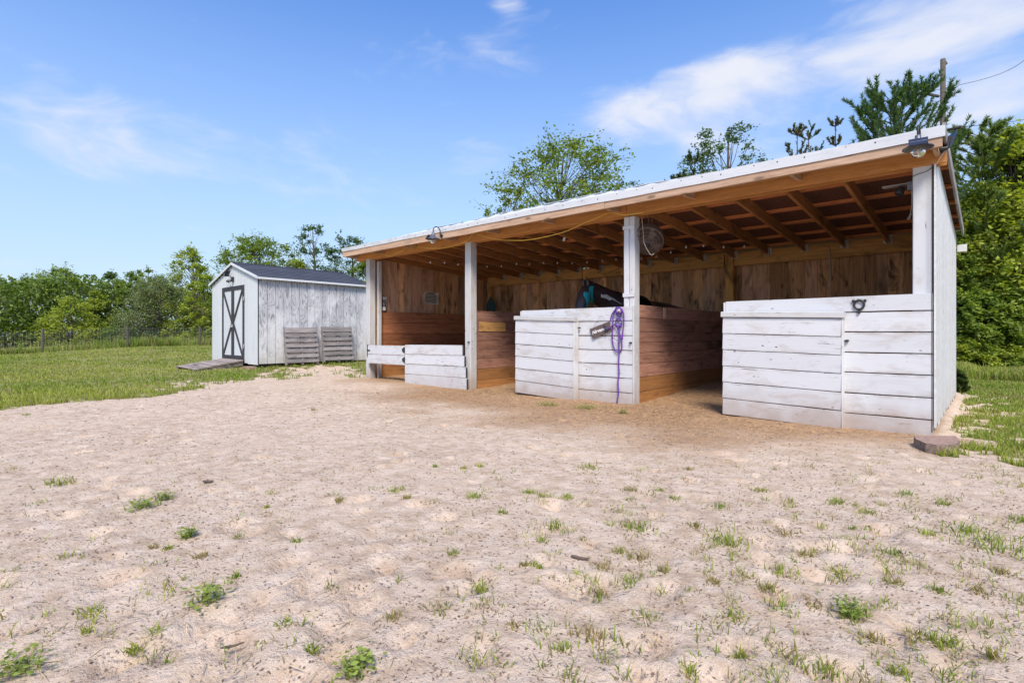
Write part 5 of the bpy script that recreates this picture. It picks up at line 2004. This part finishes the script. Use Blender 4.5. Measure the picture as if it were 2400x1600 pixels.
def leaf_tree(label, px, top, Z, wpx, tone='mid', base=.12, n_cl=70, leaf=.10, seed=0, sparse=1.0, narrow=1.0, droop=.0, name='broadleaf_tree', group=None, hang_low=False):
    rg = np.random.default_rng(abs(seed) + 101)
    pb_ = at_d(px, 784, Z)
    cx, cy = pb_.x, pb_.y
    z0 = gh1(cx, cy) if abs(cx) < 60 else 0
    Ht = CAM_H + (784 - top) / FPX * Z - z0
    Rw = wpx / FPX * Z / 2
    t = thing(name, label, 'tree' if Ht > 3 else 'bush', (cx, cy, z0), group)
    TV, TF = [], []
    cnt = 0

    def addt(p0, p1, r0, r1, n=5):
        nonlocal cnt
        V, F = tube_np(p0, p1, r0, r1, n)
        TV.append(V); TF.append(F + cnt); cnt += len(V)
    # trunk with a gentle wander
    nseg = 7
    tr = [np.array([0, 0, -.1])]
    for i in range(1, nseg + 1):
        tr.append(np.array([rg.normal(0, .03) * Ht * .5 + tr[-1][0] * .9, rg.normal(0, .03) * Ht * .5 + tr[-1][1] * .9, Ht * .93 * i / nseg]))
    r0 = .018 * Ht + .02
    for i in range(nseg):
        addt(tr[i], tr[i + 1], r0 * (1 - i / nseg * .85), r0 * (1 - (i + 1) / nseg * .85), 7)
    # radial profile
    lobes = rg.uniform(.65, 1.15, 9)
    LV_, LF_, LC_ = [], [], []
    c0 = np.array(GREENS[tone][0]); c1 = np.array(GREENS[tone][1])
    cls = []
    for k_ in range(n_cl):
        f = base + (1 - base) * rg.random() ** .85
        ang = rg.uniform(0, 2 * math.pi)
        prof = (math.sin(math.pi * min(1, (f - base) / (1 - base) * .70 + .24)) ** .6) * narrow if not hang_low else (1 - f ** 2.2) ** .55
        prof = max(prof, .06)
        lb = lobes[int(ang / (2 * math.pi) * 9) % 9]
        rr = Rw * prof * lb * rg.uniform(.35, 1.0) ** .6
        c = np.array([math.cos(ang) * rr, math.sin(ang) * rr, f * Ht * .97])
        cls.append((c, f))
        # branch
        fb = max(.08, f - .12 - .25 * rr / max(Ht, .1))
        i = min(nseg - 1, int(fb * nseg))
        b0 = tr[i] + (tr[i + 1] - tr[i]) * (fb * nseg - i)
        mid = (b0 + c) / 2 + np.array([0, 0, -.04 * Ht * rg.random()])
        rb = r0 * .35 * (1 - f * .7)
        addt(b0, mid, rb, rb * .6, 4); addt(mid, c, rb * .6, rb * .2, 4)
    cls.append((np.array([tr[-1][0], tr[-1][1], Ht * .95]), 1.0))
    for (c, f) in cls:
        cr = Rw * rg.uniform(.16, .30) * (1.0 if f < .8 else .75)
        tw = int(rg.integers(7, 12) * sparse)
        shade = rg.uniform(0, 1)
        for q in range(max(tw, 2)):
            dv = rg.normal(0, 1, 3); dv[2] = dv[2] * .55 + .25 - droop
            dv /= np.linalg.norm(dv)
            L = cr * rg.uniform(.7, 1.7)
            m = int(rg.integers(9, 17))
            s = (np.arange(m) + .6) / m
            s = s[:, None]
            pos = c + dv * L * s + np.array([0, 0, -1]) * (s ** 2) * L * (.15 + droop) + rg.normal(0, .32 * leaf + cr * .06, (m, 3))
            if q % 3 == 0:
                addt(c, c + dv * L * .8, .012 + .002 * Ht * .1, .004, 3)
            # rhombus leaves
            a = rg.normal(0, 1, (m, 3)); a[:, 2] *= .5; a += dv * .8; a /= np.linalg.norm(a, axis=1)[:, None]
            nn = rg.normal(0, .55, (m, 3)) + np.array([0, 0, 1.0])
            b = np.cross(a, nn); b /= (np.linalg.norm(b, axis=1)[:, None] + 1e-6)
            ls = leaf * rg.uniform(.6, 1.35, (m, 1))
            V = np.stack([pos - a * ls * .5, pos + b * ls * .32, pos + a * ls * .6, pos - b * ls * .32], 1)
            LV_.append(V.reshape(-1, 3))
            tt = np.clip(shade * .6 + rg.normal(.2, .25, (m, 1)), 0, 1)
            LC_.append(np.repeat((c0 * (1 - tt) + c1 * tt) * rg.uniform(.8, 1.2, (m, 1)), 4, axis=0))
    V = np.concatenate(LV_)
    kz = min(1.0, Ht / V[:, 2].max())
    V[:, 2] *= kz
    TV = [v * np.array([1, 1, kz]) for v in TV]
    zmin = .02
    V[:, 2] = np.maximum(V[:, 2], zmin)
    F = np.arange(len(V)).reshape(-1, 4)
    put('crown', mesh_np('crown', V, F, np.concatenate(LC_)), MAT['leaf'], t, WM[t].copy())
    put('trunk', mesh_np('trunk', np.concatenate(TV), np.concatenate(TF)), MAT['bark'], t, WM[t].copy())
    return t


def pine_tree(label, px, top, Z, wpx, seed=0, z_base=.1, dens=1.0, pw=.62, tone=(.055, .10, .035), tone2=(.12, .17, .05), needle=.15, group=None, whorls=None, rise=.75):
    rg = np.random.default_rng(seed + 500)
    pb_ = at_d(px, 784, Z)
    cx, cy = pb_.x, pb_.y
    Ht = CAM_H + (784 - top) / FPX * Z
    Rw = wpx / FPX * Z / 2
    t = thing('pine_tree', label, 'tree', (cx, cy, 0), group)
    TV, TF, cnt = [], [], 0
    NV, NC = [], []

    def addt(p0, p1, r0, r1, n=5):
        nonlocal cnt
        V, F = tube_np(p0, p1, r0, r1, n)
        TV.append(V); TF.append(F + cnt); cnt += len(V)

    def shoot(p0, p1, n):
        """needles along a shoot"""
        n = int(n * dens)
        d = p1 - p0
        dl = d / (np.linalg.norm(d) + 1e-9)
        s = rg.random((n, 1)) ** .8
        pos = p0 + d * s
        a = rg.normal(0, 1, (n, 3)); a -= (a @ dl)[:, None] * dl
        a /= np.linalg.norm(a, axis=1)[:, None] + 1e-9
        nd = a * .75 + dl * rg.uniform(.45, 1.1, (n, 1))
        nd /= np.linalg.norm(nd, axis=1)[:, None]
        L = needle * rg.uniform(.6, 1.1, (n, 1))
        b = np.cross(nd, rg.normal(0, 1, (n, 3))); b /= np.linalg.norm(b, axis=1)[:, None]
        w = .006 + .0005 * Z
        V = np.stack([pos - b * w, pos + b * w, pos + nd * L], 1)
        NV.append(V.reshape(-1, 3))
        tt = rg.random((n, 1))
        NC.append(np.repeat(np.array(tone) * (1 - tt) + np.array(tone2) * tt, 3, axis=0))
    r0 = .007 * Ht + .015
    addt([0, 0, -.1], [0.05, 0, Ht * .5], r0, r0 * .6, 8)
    addt([0.05, 0, Ht * .5], [0, 0, Ht * .985], r0 * .6, .012, 7)
    shoot(np.array([0, 0, Ht * .90]), np.array([0, 0, Ht * .99]), 90)
    nw = whorls or int(6 + Ht * 1.3)
    for i in range(nw):
        f = z_base + (1 - z_base) * (i + .5) / nw
        nb = int(rg.integers(4, 6))
        a0 = rg.uniform(0, 6.28)
        for k_ in range(nb):
            a = a0 + k_ * 6.283 / nb + rg.normal(0, .2)
            L = Rw * (1.08 - f) ** pw * rg.uniform(.75, 1.2) * 1.15
            p0 = np.array([0, 0, f * Ht])
            el0 = .25 + .5 * f
            p1 = p0 + np.array([math.cos(a) * L * .6, math.sin(a) * L * .6, L * .6 * el0])
            p2 = p1 + np.array([math.cos(a) * L * .4, math.sin(a) * L * .4, L * .4 * (el0 + rise)])
            if p2[2] > Ht * .985: p2[2] = Ht * .985
            addt(p0, p1, .03 * (1.15 - f) + .008, .018, 4); addt(p1, p2, .018, .006, 4)
            shoot(p0 * .4 + p1 * .6, p1, 40); shoot(p1, p2, 110)
            for q in range(int(rg.integers(3, 7))):
                tt = rg.uniform(.4, .95)
                b0 = p0 + (p1 - p0) * min(1, tt / .6) if tt < .6 else p1 + (p2 - p1) * (tt - .6) / .4
                aa = a + rg.choice([-1, 1]) * rg.uniform(.5, 1.0)
                l2 = L * rg.uniform(.22, .42)
                b1 = b0 + np.array([math.cos(aa) * l2 * .8, math.sin(aa) * l2 * .8, l2 * rg.uniform(.4, .4 + rise)])
                addt(b0, b1, .010, .004, 3)
                shoot(b0, b1, 70)
    V = np.concatenate(NV)
    kz = min(1.0, Ht / V[:, 2].max())
    V[:, 2] *= kz
    TV = [v * np.array([1, 1, kz]) for v in TV]
    F = np.arange(len(V)).reshape(-1, 3)
    put('needles', mesh_np('needles', V, F, np.concatenate(NC)), MAT['leaf'], t, WM[t].copy())
    put('trunk', mesh_np('trunk', np.concatenate(TV), np.concatenate(TF)), MAT['bark'], t, WM[t].copy())


# treeline beyond the fence, left to right
for (px, top, Z, w, tone, ncl, lf, sp, lab) in [
    (-90, 640, 42, 190, 'mid', 60, .17, 1, 'mid green tree cut by the left edge of the picture, beyond the fence'),
    (15, 655, 41, 130, 'bright', 60, .16, 1, 'yellow green tree at the far left beyond the fence'),
    (75, 640, 43, 120, 'dark', 60, .17, 1, 'dark green tree behind the leftmost yellow green tree'),
    (140, 612, 42, 170, 'mid', 100, .17, 1.1, 'tall broad round-topped tree beyond the leftmost visible fence post'),
    (165, 690, 39, 120, 'bright', 60, .15, 1, 'bright green bushy tree low in front of the tall round-topped tree'),
    (225, 676, 42, 100, 'bright', 55, .15, 1, 'low yellow green tree in the dip of the treeline'),
    (262, 628, 45, 90, 'dark', 50, .16, 1, 'narrow dark pointed tree rising behind the dip of the treeline'),
    (310, 632, 44, 110, 'mid', 60, .16, 1, 'medium green tree beyond the middle fence post'),
    (370, 640, 40, 170, 'grey', 120, .12, 1.2, 'grey green willow-like tree with fine leaves left of the shed'),
    (345, 622, 47, 120, 'mid', 60, .16, 1, 'green tree behind the grey green fine-leaved tree'),
    (445, 566, 44, 125, 'bright', 120, .17, .9, 'bright green tree with ragged brownish top twigs just left of the shed'),
    (480, 640, 41, 110, 'bright', 60, .15, 1, 'yellow green tree against the left wall of the shed'),
    (605, 535, 42, 200, 'mid', 190, .19, 1.0, 'large round tree rising behind the shed roof ridge'),
    (735, 520, 44, 115, 'blue', 85, .17, .8, 'slender open tree with sky between its branches behind the shed roof'),
    (820, 542, 43, 150, 'blue', 120, .17, .9, 'loose dark green tree between the shed roof and the barn'),
    (690, 600, 40, 110, 'bright', 50, .16, 1, 'low yellow green tree behind the right half of the shed roof'),
    (860, 600, 41, 120, 'mid', 60, .16, 1, 'low green tree behind the left end of the barn'),
    (960, 620, 42, 150, 'mid', 50, .18, 1, 'green tree hidden mostly behind the left stall'),
]:
    leaf_tree(lab, px, top, Z, w * 1.1, tone, .05, ncl, lf * .9, seed=int(px * 7 + Z), sparse=sp, hang_low=(top > 560))
# bushes along the fence
for i, (px, top, Z, w, tone, lab) in enumerate([
    (30, 738, 39, 110, 'bright', 'low pale green bush behind the fence at the far left'),
    (120, 745, 38.9, 120, 'mid', 'low green bush behind the leftmost visible fence post'),
    (215, 742, 38.9, 110, 'bright', 'yellow green bush behind the fence between the first two posts'),
    (290, 748, 39, 120, 'dark', 'dark bush behind the middle fence post'),
    (360, 752, 39.2, 110, 'dark', 'dark low bush below the grey green tree'),
    (430, 735, 39.3, 110, 'bright', 'fresh green bush beside the fence post nearest the shed'),
    (495, 735, 40, 90, 'mid', 'green bush behind the fence touching the shed'),
]):
    leaf_tree(lab, px, top, Z + 1, w, tone, .0, 34, .13, seed=900 + i, hang_low=True, name='bush')

# behind the barn
leaf_tree('tall pointed tree with small leaves rising behind the middle of the barn roof', 1335, 308, 24, 410, 'mid', .25, 200, .13, seed=37, sparse=.85)
leaf_tree('lower left bough of small leaved tree peeking over the barn roof', 1205, 425, 23, 110, 'mid', .3, 45, .10, seed=32, sparse=.7, droop=.2)
leaf_tree('small sprig of foliage over the left part of the barn roof', 1150, 486, 26, 60, 'blue', .3, 22, .09, seed=33, sparse=.6)
leaf_tree('small leaved treetop just above the roof right of the tall pointed tree', 1475, 410, 25, 120, 'blue', .4, 36, .10, seed=34, sparse=.6)
leaf_tree('open feathery tree with two leaning plumes behind the right half of the roof', 1690, 282, 22, 230, 'blue', .35, 90, .11, seed=35, sparse=.75, droop=.1)
pine_tree('young pine tip just above the roof left of the feathery tree', 1628, 352, 21, 90, seed=1, z_base=.4, needle=.11, dens=.5, pw=.4, rise=1.5, whorls=6)
pine_tree('short pine tip above the middle of the right roof half', 1585, 402, 22, 70, seed=2, z_base=.5, needle=.11, dens=.5, pw=.4, rise=1.5, whorls=6)
pine_tree('brownish young pine above the roof, left of the pair', 1868, 288, 19, 70, seed=3, needle=.09, z_base=.4, dens=.35, pw=.4, rise=1.6, whorls=6, tone2=(.20, .16, .08))
pine_tree('young pine with brown tips in the middle of the small group', 1895, 290, 20, 90, seed=4, needle=.09, z_base=.4, dens=.4, pw=.4, rise=1.6, whorls=6)
pine_tree('thin single pine leader with brown needles above the roof', 1958, 272, 19, 50, seed=5, needle=.09, z_base=.45, dens=.35, pw=.4, rise=1.6, whorls=7, tone2=(.20, .16, .08))
pine_tree('large open pine with upswept branches beside the utility pole', 2095, 180, 15.5, 245, seed=6, z_base=.3, dens=1.3, whorls=18, rise=2.0, pw=.33, needle=.14, tone=(.05, .12, .06), tone2=(.14, .22, .07))
pine_tree('second pine with long soft branches right of the barn corner', 2300, 272, 17.3, 290, seed=7, z_base=.10, dens=1.3, tone=(.10, .17, .06), tone2=(.26, .34, .10), whorls=22, rise=.6, pw=.5)
# wood at the right
for (px, top, Z, w, tone, ncl, lf, lab, hl) in [
    (2395, 285, 16.6, 270, 'bright', 190, .13, 'tall bright green broadleaf tree at the right edge of the picture', True),
    (2290, 440, 17.0, 200, 'bright', 150, .12, 'mid green broadleaf tree filling the gap right of the barn', True),
    (2480, 350, 17, 260, 'bright', 110, .11, 'bright tree partly outside the right edge', True),
    (2240, 540, 16.8, 130, 'mid', 110, .11, 'dark leafy tree directly behind the barn back corner', True),
    (2370, 620, 16.0, 160, 'mid', 110, .11, 'shaded young tree below the bright green tree at right', True),
    (2290, 670, 16.0, 150, 'mid', 110, .10, 'low green shrub at the wood edge right of the barn', True),
    (2410, 540, 16.4, 150, 'bright', 110, .11, 'leafy sapling at the right edge, middle height', True),
    (2440, 760, 15.8, 120, 'mid', 50, .09, 'low green bush at the right edge at the foot of the wood', True),
    (2235, 770, 16, 100, 'bright', 50, .08, 'low green bush beside the barn back corner', True),
    (2340, 780, 15.7, 120, 'bright', 50, .08, 'low light green bush at the foot of the wood', True),
    (2600, 380, 18, 300, 'mid', 90, .14, 'green tree beyond the right edge of the view', True),
    (2150, 500, 21, 260, 'dark', 90, .14, 'dark tree hidden behind the right end of the barn', True),
    (2330, 480, 23, 320, 'dark', 120, .15, 'dark tree deep in the wood behind the pines', True),
    (2500, 480, 23, 320, 'dark', 110, .15, 'dark tree deep in the wood at the far right', True),
]:
    leaf_tree(lab, px, top, Z, w, tone, .02, int(ncl * 1.5), lf, seed=int(px + top), hang_low=hl)

# small pine seedling at the right of the barn
p = at_z(2238, 925, 0)
Zs = p.x * FW[0] + p.y * FW[1]
pine_tree('small bushy pine seedling standing in the grass right of the barn', 2240, 862, Zs, 40, seed=9, z_base=.05, needle=.05, dens=.8, whorls=9)

# unseen wood mass behind, closes the gaps at the horizon
def far_wood():
    n = 130000
    ang = rng.uniform(0, 1, n)
    X, Y, Z_ = [], [], []
    # belt at x=-56 (left) and y=34 (behind)
    m = n // 2
    y = rng.uniform(-45, 50, m); x = -52 - rng.exponential(2.5, m)
    h = 4.3 + 1.8 * vnoise(y, y * 0 + 1, .16, 8, 3)
    z = h * rng.random(m) ** .6
    X.append(x); Y.append(y); Z_.append(z)
    x = rng.uniform(-56, 30, m); y = 40 + rng.exponential(3, m)
    h = 4.0 + 2.5 * vnoise(x, x * 0 + 4, .13, 9, 3)
    z = h * rng.random(m) ** .6
    X.append(x); Y.append(y); Z_.append(z)
    P_ = np.stack([np.concatenate(X), np.concatenate(Y), np.concatenate(Z_)], -1)
    k = len(P_)
    a = rng.normal(0, 1, (k, 3)); a /= np.linalg.norm(a, axis=1)[:, None]
    b = np.cross(a, rng.normal(0, 1, (k, 3))); b /= np.linalg.norm(b, axis=1)[:, None]
    s = .15 * rng.uniform(.6, 1.3, (k, 1))
    V = np.stack([P_ - a * s, P_ + b * s * .6, P_ + a * s, P_ - b * s * .6], 1).reshape(-1, 3)
    tt = rng.random((k, 1))
    c = np.repeat(np.array([[.07, .13, .03]]) * (1 - tt) + np.array([[.27, .35, .08]]) * tt, 4, axis=0)
    o = put('far_wood', mesh_np('far_wood', V, np.arange(len(V)).reshape(-1, 4), c), MAT['leaf'])
    tag(o, 'dense green wood closing the horizon behind the nearer trees', 'wood', kind='stuff')


far_wood()
print('objects', len(bpy.data.objects), 'tris', sum(len(m.polygons) for m in bpy.data.meshes))
